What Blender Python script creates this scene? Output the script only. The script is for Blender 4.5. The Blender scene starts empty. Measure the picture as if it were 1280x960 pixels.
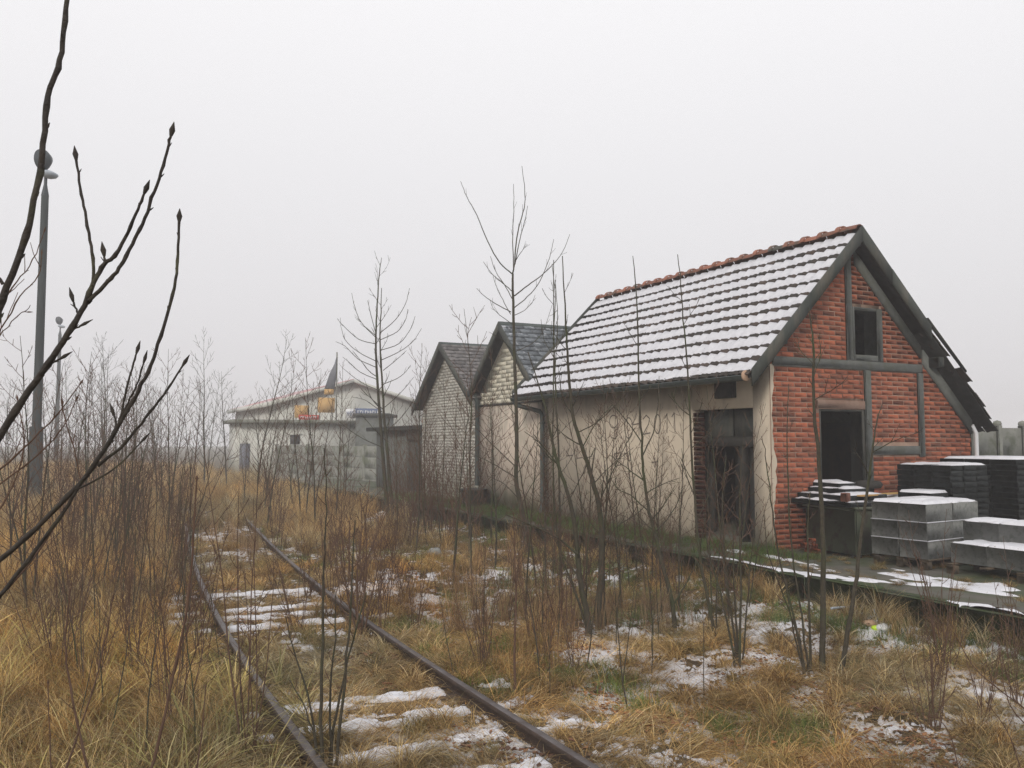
import bpy, math, random
import numpy as np
from mathutils import Vector, Matrix, Euler
R = math.radians
rnd = random.Random(7)
nr = np.random.RandomState(11)
S = bpy.context.scene
COL = S.collection

# ------------------------------------------------------------------ camera
FPX, PITCH, EYE = 1080.0, math.atan(72 / 1080.0), 2.0
cam = bpy.data.cameras.new("camera"); cam.lens = FPX / 1280 * 36; cam.sensor_width = 36
cam.clip_start = 0.05; cam.clip_end = 3000
co = bpy.data.objects.new("camera", cam); COL.objects.link(co)
co.location = (0, 0, EYE); co.rotation_euler = (math.pi / 2 + PITCH, 0, 0)
S.camera = co

# ------------------------------------------------------------------ world, sun, exposure
SUN_EL, SUN_ROT = R(24), R(200)
w = bpy.data.worlds.new("World"); S.world = w; w.use_nodes = True
nt = w.node_tree; nt.nodes.clear()
sky = nt.nodes.new("ShaderNodeTexSky"); sky.sky_type = 'NISHITA'; sky.sun_disc = False
sky.sun_elevation = SUN_EL; sky.sun_rotation = SUN_ROT; sky.dust_density = 6; sky.air_density = 1.5
tc = nt.nodes.new("ShaderNodeTexCoord"); sx = nt.nodes.new("ShaderNodeSeparateXYZ")
rp = nt.nodes.new("ShaderNodeValToRGB")          # overcast cloud deck, a little brighter towards the zenith
rp.color_ramp.elements[0].position = 0.0; rp.color_ramp.elements[0].color = (.74, .725, .75, 1)
rp.color_ramp.elements[1].position = 0.55; rp.color_ramp.elements[1].color = (1.04, 1.03, 1.045, 1)
cloud = nt.nodes.new("ShaderNodeVectorMath"); cloud.operation = 'SCALE'; cloud.inputs['Scale'].default_value = 10.0
mx = nt.nodes.new("ShaderNodeMix"); mx.data_type = 'RGBA'; mx.inputs[0].default_value = 0.96
bg = nt.nodes.new("ShaderNodeBackground"); bg.inputs['Strength'].default_value = 0.1
out = nt.nodes.new("ShaderNodeOutputWorld")
L = nt.links.new
L(tc.outputs['Generated'], sx.inputs[0]); L(sx.outputs['Z'], rp.inputs[0])
L(rp.outputs[0], cloud.inputs[0]); L(sky.outputs[0], mx.inputs[6]); L(cloud.outputs[0], mx.inputs[7])
L(mx.outputs[2], bg.inputs['Color']); L(bg.outputs[0], out.inputs[0])
sun = bpy.data.lights.new("sun", 'SUN'); sun.energy = 1.5; sun.angle = R(12); sun.color = (1, .95, .88)
so = bpy.data.objects.new("sun", sun); COL.objects.link(so)
# Nishita: rotation 0 puts the sun at +Y, growing clockwise seen from above
sd = Vector((math.sin(SUN_ROT) * math.cos(SUN_EL), math.cos(SUN_ROT) * math.cos(SUN_EL), math.sin(SUN_EL)))
so.rotation_euler = (-sd).to_track_quat('-Z', 'Y').to_euler(); so.location = (0, 0, 30)
S.view_settings.view_transform = 'Standard'; S.view_settings.look = 'None'
S.view_settings.exposure = 0.0; S.view_settings.gamma = 1
S.cycles.volume_step_rate = 1; S.cycles.max_bounces = 8; S.cycles.volume_bounces = 3
S.cycles.use_denoising = True; S.cycles.denoiser = 'OPENIMAGEDENOISE'; S.cycles.denoising_input_passes = 'RGB_ALBEDO_NORMAL'; S.cycles.denoising_prefilter = 'NONE'; S.cycles.diffuse_bounces = 3; S.cycles.transparent_max_bounces = 8

# ------------------------------------------------------------------ frames
ANG = math.atan2(0.44972125, 0.89316896)
C0 = np.array([3.81575, 12.77586, 0.0])
D1 = np.array([-0.44972125, 0.89316896, 0.0]); D2 = np.array([0.89316896, 0.44972125, 0.0])
HP = 0.4
def F(t, s, z=0.0): return C0 + D2 * t + D1 * s + np.array([0, 0, z])
def TS(x, y):
    dx = x - C0[0]; dy = y - C0[1]
    return dx * D2[0] + dy * D2[1], dx * D1[0] + dy * D1[1]
cp, sp = math.cos(PITCH), math.sin(PITCH)
def ray(u, v):
    x = (u - 640) / FPX; y = (480 - v) / FPX
    return np.array([x, cp - y * sp, sp + y * cp])
def P(u, v, Z):
    r = ray(u, v); return np.array([0, 0, EYE]) + r * (Z / r[1])
def GZ(u, v, z=0.0):
    r = ray(u, v); t = (z - EYE) / r[2]; return np.array([0, 0, EYE]) + r * t
def onwall(u, v, t0):          # pixel -> (s,z) on the plane t = t0
    n = D2; P0 = F(t0, 0); r = ray(u, v); O = np.array([0, 0, EYE])
    q = O + r * (np.dot(P0 - O, n) / np.dot(r, n))
    return TS(q[0], q[1])[1], q[2]

# ------------------------------------------------------------------ numpy noise
_tab = np.random.RandomState(5).rand(256, 256)
def vnoise(x, y):
    xi = np.floor(x).astype(int); yi = np.floor(y).astype(int)
    fx = x - xi; fy = y - yi; fx = fx * fx * (3 - 2 * fx); fy = fy * fy * (3 - 2 * fy)
    a = _tab[xi & 255, yi & 255]; b = _tab[(xi + 1) & 255, yi & 255]
    c = _tab[xi & 255, (yi + 1) & 255]; d = _tab[(xi + 1) & 255, (yi + 1) & 255]
    return (a * (1 - fx) + b * fx) * (1 - fy) + (c * (1 - fx) + d * fx) * fy
def fbm(x, y, o=4, g=0.5):
    s = 0; a = 1; n = 0
    for i in range(o):
        s = s + a * vnoise(x * 2 ** i + 17.3 * i, y * 2 ** i + 5.1 * i); n += a; a *= g
    return s / n

def track_t(s):
    u = np.maximum(np.asarray(s, float) + 4, 0)
    return -7.13 + .0055 * u * u / (1 + (u / 26) ** 2)
def ground_z(x, y):
    x = np.asarray(x, float); y = np.asarray(y, float)
    t, s = TS(x, y)
    tr = np.abs(t - track_t(s))
    k = np.clip((tr - .9) / .8, 0, 1)
    far = np.clip(1 - np.hypot(x, y) / 120, 0, 1)
    b = (fbm(x * .35 + 40, y * .35 + 40, 2) - .5) * .34 + (fbm(x * 1.3 + 9, y * 1.3, 3) - .5) * .20
    edge = np.clip((-1.25 - t) / 1.2, 0, 1)
    z = b * (k * .85 + .1) * (.25 + .75 * edge) * (.3 + .7 * far)
    z = z + np.clip((t + 2.7) / 1.2, 0, 1) * .13 * np.clip(1 - (s - 8) / 8, 0, 1)
    return z
def snow_n(x, y):
    return .5 + (fbm(x * 1.15 + 80, y * 1.15 + 30, 3) - .5) * .62 + (fbm(x * 10 + 3, y * 10 + 8, 4, .85) - .5) * 1.35
def snow_thr(x, y):
    t, s = TS(x, y)
    tk_ = np.abs(t - track_t(s)); thr = np.full(np.shape(x), .545)
    thr = np.where(t < -8.3, .625, thr)
    thr = np.where((t > -5.9) & (s < -2.2), .535, thr)
    thr = np.where((t > -3.4) & (s < -2.5), .515, thr)
    thr = np.where((s > 0) & (s < 8) & (t > -6.0), .535, thr)
    thr = np.where(s > 14, .56, thr) + np.where((t > -5.9) & (s < 3), -.03, .01)
    thr = np.where(tk_ < .85, .62, thr)
    return thr

# ------------------------------------------------------------------ materials
MATS = {}
def rgb(c): return (c[0], c[1], c[2], 1)
def mat(name, c1, c2=None, scale=6.0, rough=.85, bump=.3, bscale=30.0, tint=None, c3=None, s3=1.2, m3=(.5, .62),
        stretch=(1, 1, 1), low=None, metal=0.0, spec=.35, trans=0.0):
    m = bpy.data.materials.new(name); m.use_nodes = True; n = m.node_tree.nodes; l = m.node_tree.links.new
    b = n['Principled BSDF']; b.inputs['Roughness'].default_value = rough; b.inputs['Metallic'].default_value = metal
    b.inputs['Specular IOR Level'].default_value = spec
    g = n.new('ShaderNodeNewGeometry')
    mp = n.new('ShaderNodeMapping'); mp.inputs['Scale'].default_value = stretch; l(g.outputs['Position'], mp.inputs[0])
    def noise(sc, det=5):
        q = n.new('ShaderNodeTexNoise'); q.inputs['Scale'].default_value = sc; q.inputs['Detail'].default_value = det
        q.inputs['Roughness'].default_value = .62
        l(mp.outputs[0], q.inputs['Vector']); return q
    def mixc(fac, a, bb, mode='MIX'):
        q = n.new('ShaderNodeMix'); q.data_type = 'RGBA'; q.blend_type = mode
        if isinstance(fac, (int, float)): q.inputs[0].default_value = fac
        else: l(fac, q.inputs[0])
        for i, v in ((6, a), (7, bb)):
            if isinstance(v, tuple): q.inputs[i].default_value = rgb(v)
            else: l(v, q.inputs[i])
        return q.outputs[2]
    def step(v, a, bb):
        q = n.new('ShaderNodeMapRange'); q.inputs[1].default_value = a; q.inputs[2].default_value = bb; l(v, q.inputs[0]); return q.outputs[0]
    col = rgb(c1)
    nz = noise(scale)
    colo = mixc(step(nz.outputs[0], .3, .7), tuple(c1), tuple(c2 or c1))
    if c3 is not None:
        n3 = noise(s3, 7); colo = mixc(step(n3.outputs[0], *m3), colo, tuple(c3))
    if low is not None:                    # growth near the ground: (colour, z at full, z at none)
        sz = n.new('ShaderNodeSeparateXYZ'); l(g.outputs['Position'], sz.inputs[0])
        nn = noise(3.0); a = n.new('ShaderNodeMath'); a.operation = 'MULTIPLY_ADD'
        l(nn.outputs[0], a.inputs[0]); a.inputs[1].default_value = -.9; l(sz.outputs['Z'], a.inputs[2])
        colo = mixc(step(a.outputs[0], low[2] - .45, low[1] - .45), colo, tuple(low[0]))
    if tint:
        at = n.new('ShaderNodeAttribute'); at.attribute_name = 'tint'
        if tint == 'inst': at.attribute_type = 'GEOMETRY'
        colo = mixc(1.0, colo, at.outputs['Color'], 'MULTIPLY')
        if tint == 'inst':
            a2 = n.new('ShaderNodeAttribute'); a2.attribute_name = 'itint'; a2.attribute_type = 'INSTANCER'
            colo = mixc(1.0, colo, a2.outputs['Color'], 'MULTIPLY')
    l(colo, b.inputs['Base Color'])
    if bump:
        nb = noise(bscale, 6); bn = n.new('ShaderNodeBump'); bn.inputs['Strength'].default_value = bump
        bn.inputs['Distance'].default_value = .02; l(nb.outputs[0], bn.inputs['Height']); l(bn.outputs[0], b.inputs['Normal'])
    if trans:
        tr = n.new('ShaderNodeBsdfTranslucent'); l(colo, tr.inputs['Color']); ms = n.new('ShaderNodeMixShader')
        ms.inputs[0].default_value = trans; l(b.outputs[0], ms.inputs[1]); l(tr.outputs[0], ms.inputs[2])
        l(ms.outputs[0], n['Material Output'].inputs[0])
    MATS[name] = m; return m
M_ground = mat('ground_litter', (.038, .027, .016), (.12, .078, .036), 5, bump=.9, bscale=22, c3=(.06, .085, .028), s3=.9, m3=(.5, .66))
M_snow = mat('snow', (.78, .78, .81), (.66, .66, .70), 9, rough=.6, bump=.5, bscale=60, spec=.3, c3=(.30, .25, .19), s3=30, m3=(.62, .76))
M_snowroof = mat('roof_snow', (.67, .665, .695), (.54, .54, .575), 7, rough=.6, bump=.5, bscale=60, spec=.3, c3=(.20, .19, .19), s3=22, m3=(.61, .80))
M_grass = mat('dry_grass', (1, 1, 1), (.78, .78, .78), 2, rough=.75, bump=0, tint='inst', trans=.25)
M_leaf = mat('fallen_leaf', (1, 1, 1), (.8, .8, .8), 2, rough=.8, bump=0, tint='inst')
M_bark = mat('alder_bark', (.038, .031, .022), (.070, .060, .038), 25, bump=.5, bscale=60, c3=(.052, .058, .026), s3=3)
M_barkdark = mat('near_branch_bark', (.022, .018, .016), (.055, .043, .032), 30, rough=.6, bump=.5, bscale=90, c3=(.10, .10, .05), s3=9, m3=(.55, .7))
M_twig = mat('reddish_twig_bark', (.078, .042, .028), (.125, .074, .048), 12, bump=0)
M_plaster = mat('beige_plaster', (.53, .45, .35), (.62, .535, .42), 2.2, bump=.45, bscale=55, c3=(.33, .28, .22), s3=1.6, m3=(.55, .75),
                stretch=(1, 1, .5), low=((.10, .105, .05), .35, .72))
M_plaster2 = mat('smooth_beige_plaster', (.50, .42, .345), (.58, .49, .40), 1.4, bump=.15, bscale=40, c3=(.40, .35, .28), s3=2, stretch=(1, 1, .4), low=((.12, .12, .06), .45, .95))
M_brick = mat('red_brick', (.44, .135, .065), (.33, .09, .046), 7, bump=.25, bscale=60, tint='v', c3=(.20, .10, .065), s3=3.5, m3=(.56, .72))
M_mortar = mat('mortar', (.42, .30, .23), (.20, .12, .09), 2.2, bump=.3, bscale=50) if True else mat('mortar', (.36, .21, .15), (.22, .13, .10), 8, bump=.6, bscale=50)
M_tile = mat('weathered_roof_tile', (.055, .040, .034), (.035, .032, .032), 8, bump=.4, bscale=50, tint='v')
M_ridge = mat('terracotta_ridge', (.30, .115, .07), (.17, .085, .06), 9, bump=.4, bscale=50, c3=(.09, .085, .07), s3=2.0, tint='v')
M_timber = mat('dark_green_board', (.042, .048, .043), (.072, .078, .068), 6, bump=.4, bscale=40, stretch=(1, 1, .3), c3=(.095, .09, .075), s3=4)
M_concrete = mat('grey_render', (.10, .108, .10), (.165, .17, .155), 5, bump=.4, bscale=60, c3=(.11, .115, .095), s3=4)
M_dark = mat('old_dark_wood', (.022, .020, .018), (.045, .042, .036), 9, bump=.3, bscale=40)
M_gutter = mat('dark_gutter_metal', (.045, .06, .058), (.075, .09, .085), 8, rough=.45, bump=.1, metal=.3)
M_slab = mat('platform_concrete', (.085, .08, .068), (.14, .13, .105), 3, bump=.6, bscale=25, c3=(.055, .07, .03), s3=1.1, m3=(.42, .60))
M_kerb = mat('mossy_kerb', (.06, .06, .048), (.10, .095, .075), 4, bump=.8, bscale=25, c3=(.045, .065, .022), s3=1.6, m3=(.38, .55))
M_block = mat('concrete_block', (.23, .235, .22), (.30, .30, .28), 10, rough=.95, bump=.4, bscale=90, tint='v', c3=(.13, .135, .12), s3=17, m3=(.5, .75), spec=.08)
M_darkblock = mat('dark_paving_slab', (.026, .029, .03), (.048, .052, .051), 10, rough=.95, bump=.5, bscale=70, tint='v', spec=.1)
M_pallet = mat('pallet_wood', (.13, .10, .07), (.20, .15, .10), 8, bump=.4, bscale=40)
M_freshwood = mat('yellow_plank', (.42, .27, .10), (.33, .2, .08), 8, bump=.3, bscale=40)
M_crate = mat('olive_painted_steel', (.085, .098, .062), (.105, .118, .078), 3, rough=.6, bump=.15, bscale=60, c3=(.07, .06, .045), s3=4)
M_rail = mat('rusty_rail_side', (.030, .021, .017), (.065, .04, .028), 14, rough=.8, bump=.5, bscale=80)
M_railtop = mat('rail_running_head', (.15, .135, .135), (.07, .052, .045), 7, rough=.5, bump=.3, bscale=60, metal=.4)
M_sleeper = mat('sleeper_wood', (.085, .065, .05), (.14, .11, .085), 10, bump=.8, bscale=40)
M_siding = mat('cream_siding', (.66, .625, .51), (.57, .53, .42), 4, bump=.3, bscale=50, tint='v', low=((.30, .29, .22), .5, 1.2))
M_white = mat('white_silicate_brick', (.58, .56, .50), (.46, .44, .39), 6, bump=.5, bscale=50, tint='v', low=((.24, .24, .18), .5, 1.4))
M_joint = mat('dark_joint', (.20, .185, .15), (.28, .26, .21), 8, bump=.5, bscale=40)
M_roof2 = mat('frosted_blue_grey_shingle', (.10, .115, .13), (.17, .185, .20), 14, bump=.5, bscale=40, tint='v', c3=(.52, .54, .57), s3=6, m3=(.56, .68))
M_roof3 = mat('brown_grey_shingle', (.115, .105, .105), (.18, .17, .165), 14, bump=.5, bscale=40, tint='v', c3=(.42, .42, .43), s3=8, m3=(.60, .72))
M_hall = mat('pale_hall_render', (.62, .62, .575), (.54, .54, .49), 1.2, bump=.2, bscale=30, low=((.34, .34, .27), .1, 1.2))
M_hallroof = mat('pink_roof_sheet', (.42, .20, .20), (.55, .36, .36), 2, bump=.2, c3=(.7, .68, .7), s3=1.0, m3=(.5, .6))
M_fencec = mat('fence_concrete', (.18, .185, .16), (.25, .25, .22), 3, bump=.5, bscale=20, c3=(.12, .13, .09), s3=2)
M_pole = mat('pole_concrete', (.034, .042, .042), (.05, .06, .06), 3, bump=.2, bscale=30, stretch=(1, 1, .3))
M_lamp = mat('lamp_housing', (.025, .034, .04), (.04, .052, .06), 6, rough=.45, bump=.05)
M_lamp2 = mat('lamp_bowl', (.40, .44, .48), (.34, .38, .43), 6, rough=.35, bump=.0)
M_orange = mat('orange_panel', (.55, .36, .15), (.50, .30, .12), 4, bump=.1)
M_orangeb = mat('orange_brick_far', (.55, .27, .13), (.45, .22, .11), 5, bump=.4, tint='v')
M_red = mat('red_board', (.62, .09, .06), (.55, .08, .06), 4, bump=.1)
M_bluebd = mat('blue_board', (.10, .13, .22), (.14, .17, .26), 4, bump=.1)
M_whitebd = mat('white_board', (.75, .75, .75), (.68, .68, .7), 4, bump=.1)
M_sail = mat('grey_sail', (.14, .145, .17), (.18, .185, .21), 2, bump=.1)
M_spray = mat('black_spray_paint', (.10, .085, .07), (.19, .16, .13), 18, bump=.1)
M_moss = mat('moss', (.055, .10, .022), (.10, .15, .035), 20, bump=.8, bscale=80)
M_neon = mat('neon_yellow_plastic', (.62, .85, .05), (.5, .75, .05), 10, rough=.4, bump=.1)
M_plastic = mat('white_plastic', (.72, .72, .72), (.62, .63, .65), 10, rough=.35, bump=.3)
M_glassd = mat('dark_window', (.03, .035, .04), (.05, .055, .06), 3, rough=.15, bump=0)
M_shadebrick = mat('shade_darkened_brick', (.10, .06, .045), (.06, .045, .04), 6)  # interior shade put into the brick colour, so the openings look dark
M_inner = mat('inner_grey_wall', (.17, .17, .15), (.11, .11, .10), 2, bump=.4, bscale=30)
M_lintel = mat('pinkish_lintel_render', (.30, .20, .15), (.22, .13, .095), 6, bump=.4)
M_peach = mat('peach_stone', (.5, .33, .22), (.42, .28, .2), 9, bump=.3)

# ------------------------------------------------------------------ mesh buffer
class MB:
    def __init__(s): s.v = []; s.f = []; s.n = 0; s.t = []; s.mi = []
    def add(s, v, faces, tint=(1, 1, 1), mi=0):
        v = np.asarray(v, float).reshape(-1, 3); s.v.append(v)
        faces = [tuple(int(i) + s.n for i in f) for f in faces] if not isinstance(faces, np.ndarray) else (faces + s.n)
        s.f.append(faces); s.n += len(v); s.mi.append((len(faces), mi))
        t = np.asarray(tint, float)
        s.t.append(np.broadcast_to(t, (len(v), 3)) if t.ndim == 1 else t)
    def box(s, a, b, tint=(1, 1, 1), mi=0, jit=0, rot=None):
        a = np.array(a, float); b = np.array(b, float)
        v = np.array([[a[0], a[1], a[2]], [b[0], a[1], a[2]], [b[0], b[1], a[2]], [a[0], b[1], a[2]],
                      [a[0], a[1], b[2]], [b[0], a[1], b[2]], [b[0], b[1], b[2]], [a[0], b[1], b[2]]])
        if jit: v += nr.uniform(-jit, jit, v.shape)
        if rot:
            c = (a + b) / 2; ca, sa = math.cos(rot), math.sin(rot); d = v - c
            v = np.stack([c[0] + d[:, 0] * ca - d[:, 1] * sa, c[1] + d[:, 0] * sa + d[:, 1] * ca, v[:, 2]], 1)
        s.add(v, np.array([[0, 3, 2, 1], [4, 5, 6, 7], [0, 1, 5, 4], [1, 2, 6, 5], [2, 3, 7, 6], [3, 0, 4, 7]]), tint, mi)
    def bbox(s, a, b, bev=.01, tint=(1, 1, 1), mi=0):      # box with chamfered edges along every face
        a = np.minimum(a, b); b2 = np.maximum(a, b); b = b2
        e = min(bev, *(list((b - a) * .45)))
        vs = []; idx = {}
        for ax in range(3):
            for cx in (0, 1):
                for cy in (0, 1):
                    for cz in (0, 1):
                        c = [cx, cy, cz]; p = []
                        for k in range(3):
                            q = b[k] if c[k] else a[k]
                            if k != ax: q += (-e if c[k] else e)
                            p.append(q)
                        idx[(ax, cx, cy, cz)] = len(vs); vs.append(p)
        fs = []
        for ax in range(3):
            o = [k for k in range(3) if k != ax]
            for side in (0, 1):
                q = []
                for (i, j) in ((0, 0), (1, 0), (1, 1), (0, 1)):
                    c = [0, 0, 0]; c[ax] = side; c[o[0]] = i; c[o[1]] = j; q.append(idx[(ax, *c)])
                fs.append(tuple(q if (side == 1) ^ (ax == 1) else q[::-1]))
        for ax in range(3):      # edges running along ax
            o = [k for k in range(3) if k != ax]
            for i in (0, 1):
                for j in (0, 1):
                    c0 = [0, 0, 0]; c1 = [0, 0, 0]; c0[ax] = 0; c1[ax] = 1
                    c0[o[0]] = c1[o[0]] = i; c0[o[1]] = c1[o[1]] = j
                    fs.append((idx[(o[0], *c0)], idx[(o[0], *c1)], idx[(o[1], *c1)], idx[(o[1], *c0)]))
        for cx in (0, 1):
            for cy in (0, 1):
                for cz in (0, 1): fs.append((idx[(0, cx, cy, cz)], idx[(1, cx, cy, cz)], idx[(2, cx, cy, cz)]))
        s.add(vs, fs, tint, mi)
    def prism(s, poly, axis_vec, tint=(1, 1, 1), mi=0):    # poly: list of 3D points, extruded by axis_vec
        p = np.array(poly, float); q = p + np.array(axis_vec, float); n = len(p)
        f = [tuple(range(n))[::-1], tuple(range(n, 2 * n))] + [(i, (i + 1) % n, n + (i + 1) % n, n + i) for i in range(n)]
        s.add(np.vstack([p, q]), f, tint, mi)
    def tube(s, pts, rad, k=5, tint=(1, 1, 1), mi=0, cap=False):
        p = np.asarray(pts, float); n = len(p); rad = np.broadcast_to(np.asarray(rad, float), (n,))
        tg = np.gradient(p, axis=0); tg /= (np.linalg.norm(tg, axis=1, keepdims=True) + 1e-9)
        ref = np.array([1.0, 0, 0]) if abs(tg[:, 0]).mean() < .8 else np.array([0, 1.0, 0])
        a = np.cross(tg, ref); a /= (np.linalg.norm(a, axis=1, keepdims=True) + 1e-9); b = np.cross(tg, a)
        th = np.arange(k) * 2 * math.pi / k
        v = p[:, None] + rad[:, None, None] * (a[:, None] * np.cos(th)[None, :, None] + b[:, None] * np.sin(th)[None, :, None])
        i = np.arange(n - 1)[:, None] * k; j = np.arange(k)[None]; j2 = (j + 1) % k
        f = np.stack([i + j, i + j2, i + k + j2, i + k + j], -1).reshape(-1, 4)
        s.add(v.reshape(-1, 3), f, tint, mi)
        if cap:
            s.add(v[0], [tuple(range(k))], tint, mi); s.add(v[-1], [tuple(range(k))[::-1]], tint, mi)
    def lathe(s, prof, c, ax=(0, 0, 1), k=20, tint=(1, 1, 1), mi=0):      # prof: (r, h) along axis
        ax = np.array(ax, float); ax /= np.linalg.norm(ax)
        ref = np.array([1.0, 0, 0]) if abs(ax[0]) < .8 else np.array([0, 1.0, 0])
        a = np.cross(ax, ref); a /= np.linalg.norm(a); b = np.cross(ax, a); th = np.arange(k) * 2 * math.pi / k
        v = []
        for r, h in prof: v.append(np.array(c) + ax * h + r * (np.cos(th)[:, None] * a + np.sin(th)[:, None] * b))
        n = len(prof); i = np.arange(n - 1)[:, None] * k; j = np.arange(k)[None]; j2 = (j + 1) % k
        s.add(np.vstack(v), np.stack([i + j, i + j2, i + k + j2, i + k + j], -1).reshape(-1, 4), tint, mi)
    def mesh(s, name, mats, smooth=False, off=(0, 0, 0)):
        m = bpy.data.meshes.new(name)
        v = np.vstack(s.v) - np.array(off, float)
        m.vertices.add(len(v)); m.vertices.foreach_set('co', v.astype(np.float32).ravel())
        loops = []; tot = []
        for f in s.f:
            if isinstance(f, np.ndarray): loops.append(f.ravel()); tot.append(np.full(len(f), f.shape[1]))
            else:
                for q in f: loops.append(np.array(q)); tot.append(np.array([len(q)]))
        lo = np.concatenate(loops).astype(np.int32); to = np.concatenate(tot).astype(np.int32)
        m.loops.add(len(lo)); m.loops.foreach_set('vertex_index', lo)
        m.polygons.add(len(to)); st = np.concatenate([[0], np.cumsum(to)[:-1]]).astype(np.int32)
        m.polygons.foreach_set('loop_start', st); m.polygons.foreach_set('loop_total', to)
        m.polygons.foreach_set('material_index', np.concatenate([np.full(c, mi) for c, mi in s.mi]).astype(np.int32))
        if smooth: m.polygons.foreach_set('use_smooth', np.ones(len(to), bool))
        at = m.color_attributes.new('tint', 'FLOAT_COLOR', 'POINT')
        tt = np.ones((len(v), 4), np.float32); tt[:, :3] = np.vstack(s.t); at.data.foreach_set('color', tt.ravel())
        for q in (mats if isinstance(mats, (list, tuple)) else [mats]): m.materials.append(q)
        m.update(calc_edges=True); m.validate(); return m

def setp(o, label=None, cat=None, group=None, kind=None):
    if label: o['label'] = label
    if cat: o['category'] = cat
    if group: o['group'] = group
    if kind: o['kind'] = kind
    return o
class Thing:                # an Empty at a base point; parts are given in site coordinates (t,s,z) or in world ones
    def __init__(s, name, base, label, cat, group=None, site=True, kind=None):
        s.base = np.array(base, float); s.site = site
        o = bpy.data.objects.new(name, None); COL.objects.link(o); o.empty_display_size = .2
        o.location = F(*base) if site else tuple(base)
        if site: o.rotation_euler = (0, 0, ANG)
        setp(o, label, cat, group, kind); s.o = o
    def part(s, name, mb, mats, parent=None, smooth=False, label=None, kind=None):
        o = bpy.data.objects.new(name, mb.mesh(name, mats, smooth, s.base)); COL.objects.link(o)
        o.parent = parent or s.o; setp(o, label, None, None, kind); return o
    def inst(s, name, me, loc, rot=(0, 0, 0), parent=None, scale=(1, 1, 1)):    # me given around its own origin, loc in site/world coordinates
        o = bpy.data.objects.new(name, me); COL.objects.link(o); o.parent = parent or s.o
        o.location = np.array(loc, float) - s.base; o.rotation_euler = rot; o.scale = scale; return o
def single(name, mb, mats, base, label, cat, group=None, site=False, kind=None, smooth=False):
    o = bpy.data.objects.new(name, mb.mesh(name, mats, smooth, base)); COL.objects.link(o)
    o.location = F(*base) if site else tuple(base)
    if site: o.rotation_euler = (0, 0, ANG)
    setp(o, label, cat, group, kind); return o
def gr(lo, hi): return rnd.uniform(lo, hi)
def grey(lo, hi): v = gr(lo, hi); return (v, v, v)

# ------------------------------------------------------------------ ground and snow
def polar(rs, ths, zf):
    RR, TT = np.meshgrid(rs, ths, indexing='ij'); x = RR * np.sin(TT); y = RR * np.cos(TT)
    z = zf(x, y); v = np.stack([x, y, z], -1).reshape(-1, 3); n, m = len(rs), len(ths)
    i = np.arange(n - 1)[:, None] * m; j = np.arange(m - 1)[None]
    return v, np.stack([i + j, i + m + j, i + m + j + 1, i + j + 1], -1).reshape(-1, 4)[:, ::-1]
ths = np.concatenate([np.linspace(-math.pi, -.75, 40)[:-1], np.linspace(-.75, .75, 420), np.linspace(.75, math.pi, 40)[1:]])
rs = np.concatenate([[.02], np.geomspace(.8, 4.5, 14)[:-1], np.geomspace(4.5, 60, 300)[:-1], np.geomspace(60, 380, 24)])
v, f = polar(rs, ths, ground_z)
g = MB(); g.add(v, f[:, ::-1]); single('ground', g, M_ground, (0, 0, 0), None, None, kind='structure', smooth=True)
def snow_z(x, y):
    d = snow_n(x, y) - snow_thr(x, y)
    return ground_z(x, y) + np.clip(d * .26, -.06, .012) + np.clip(d, 0, .2) * .02
v, f = polar(np.geomspace(4.4, 75, 620), np.linspace(-.62, .62, 780), snow_z)
t_, s_ = TS(v[:, 0], v[:, 1])
d_ = (snow_n(v[:, 0], v[:, 1]) - snow_thr(v[:, 0], v[:, 1]))
bad = (d_ < -.05) | (t_ > -1.3)
keep = ~(bad[f].all(1)); keep &= ~((t_ > -1.26)[f].any(1))
f = f[keep]; used = np.unique(f); rm = np.zeros(len(v), int); rm[used] = np.arange(len(used))
sn = MB(); sn.add(v[used], rm[f][:, ::-1]); single('snow_patches', sn, M_snow, (0, 0, 0), None, None, kind='stuff', smooth=True)

# ------------------------------------------------------------------ loading platform (structure)
pl = MB()
def plat_top(t, s): return HP + (fbm(t * 1.4 + 5, s * 1.4 + 9, 3) - .5) * .05
tt = np.concatenate([[-1.22], np.linspace(-1.16, 1.6, 30), np.linspace(1.9, 16, 40)]); ss = np.concatenate([np.linspace(-15, 9, 170), np.linspace(9.3, 27, 60)])
TT, SS = np.meshgrid(tt, ss, indexing='ij'); ZZ = plat_top(TT, SS); n_, m_ = TT.shape
v = np.stack([TT, SS, ZZ], -1).reshape(-1, 3); i = np.arange(n_ - 1)[:, None] * m_; j = np.arange(m_ - 1)[None]
fq = np.stack([i + j, i + m_ + j, i + m_ + j + 1, i + j + 1], -1).reshape(-1, 4)
pl.add(v, fq)
single('loading_platform', pl, M_slab, (0, 0, 0), None, None, site=True, kind='structure', smooth=False)
kb = Thing('platform_edging', (-1.3, 0, 0), 'long mossy concrete kerb along the front of the loading platform', 'kerb', kind='structure')
kv = []
for i_, a in enumerate(np.arange(-15, 27, 1.0)):
    if i_ % 7 == 0:
        ms = MB(); jz = rnd.uniform(-.015, .015); ms.bbox((-.09, 0, -.5), (.085, .985, HP + .012), .018, grey(.85, 1.1)); kv.append(ms.mesh('kerb_stone', M_kerb))
    kb.inst('kerb_stone', rnd.choice(kv), (-1.31 + gr(-.012, .012), a, gr(-.012, .012)), (gr(-.008, .008), 0, gr(-.01, .01)))
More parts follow.
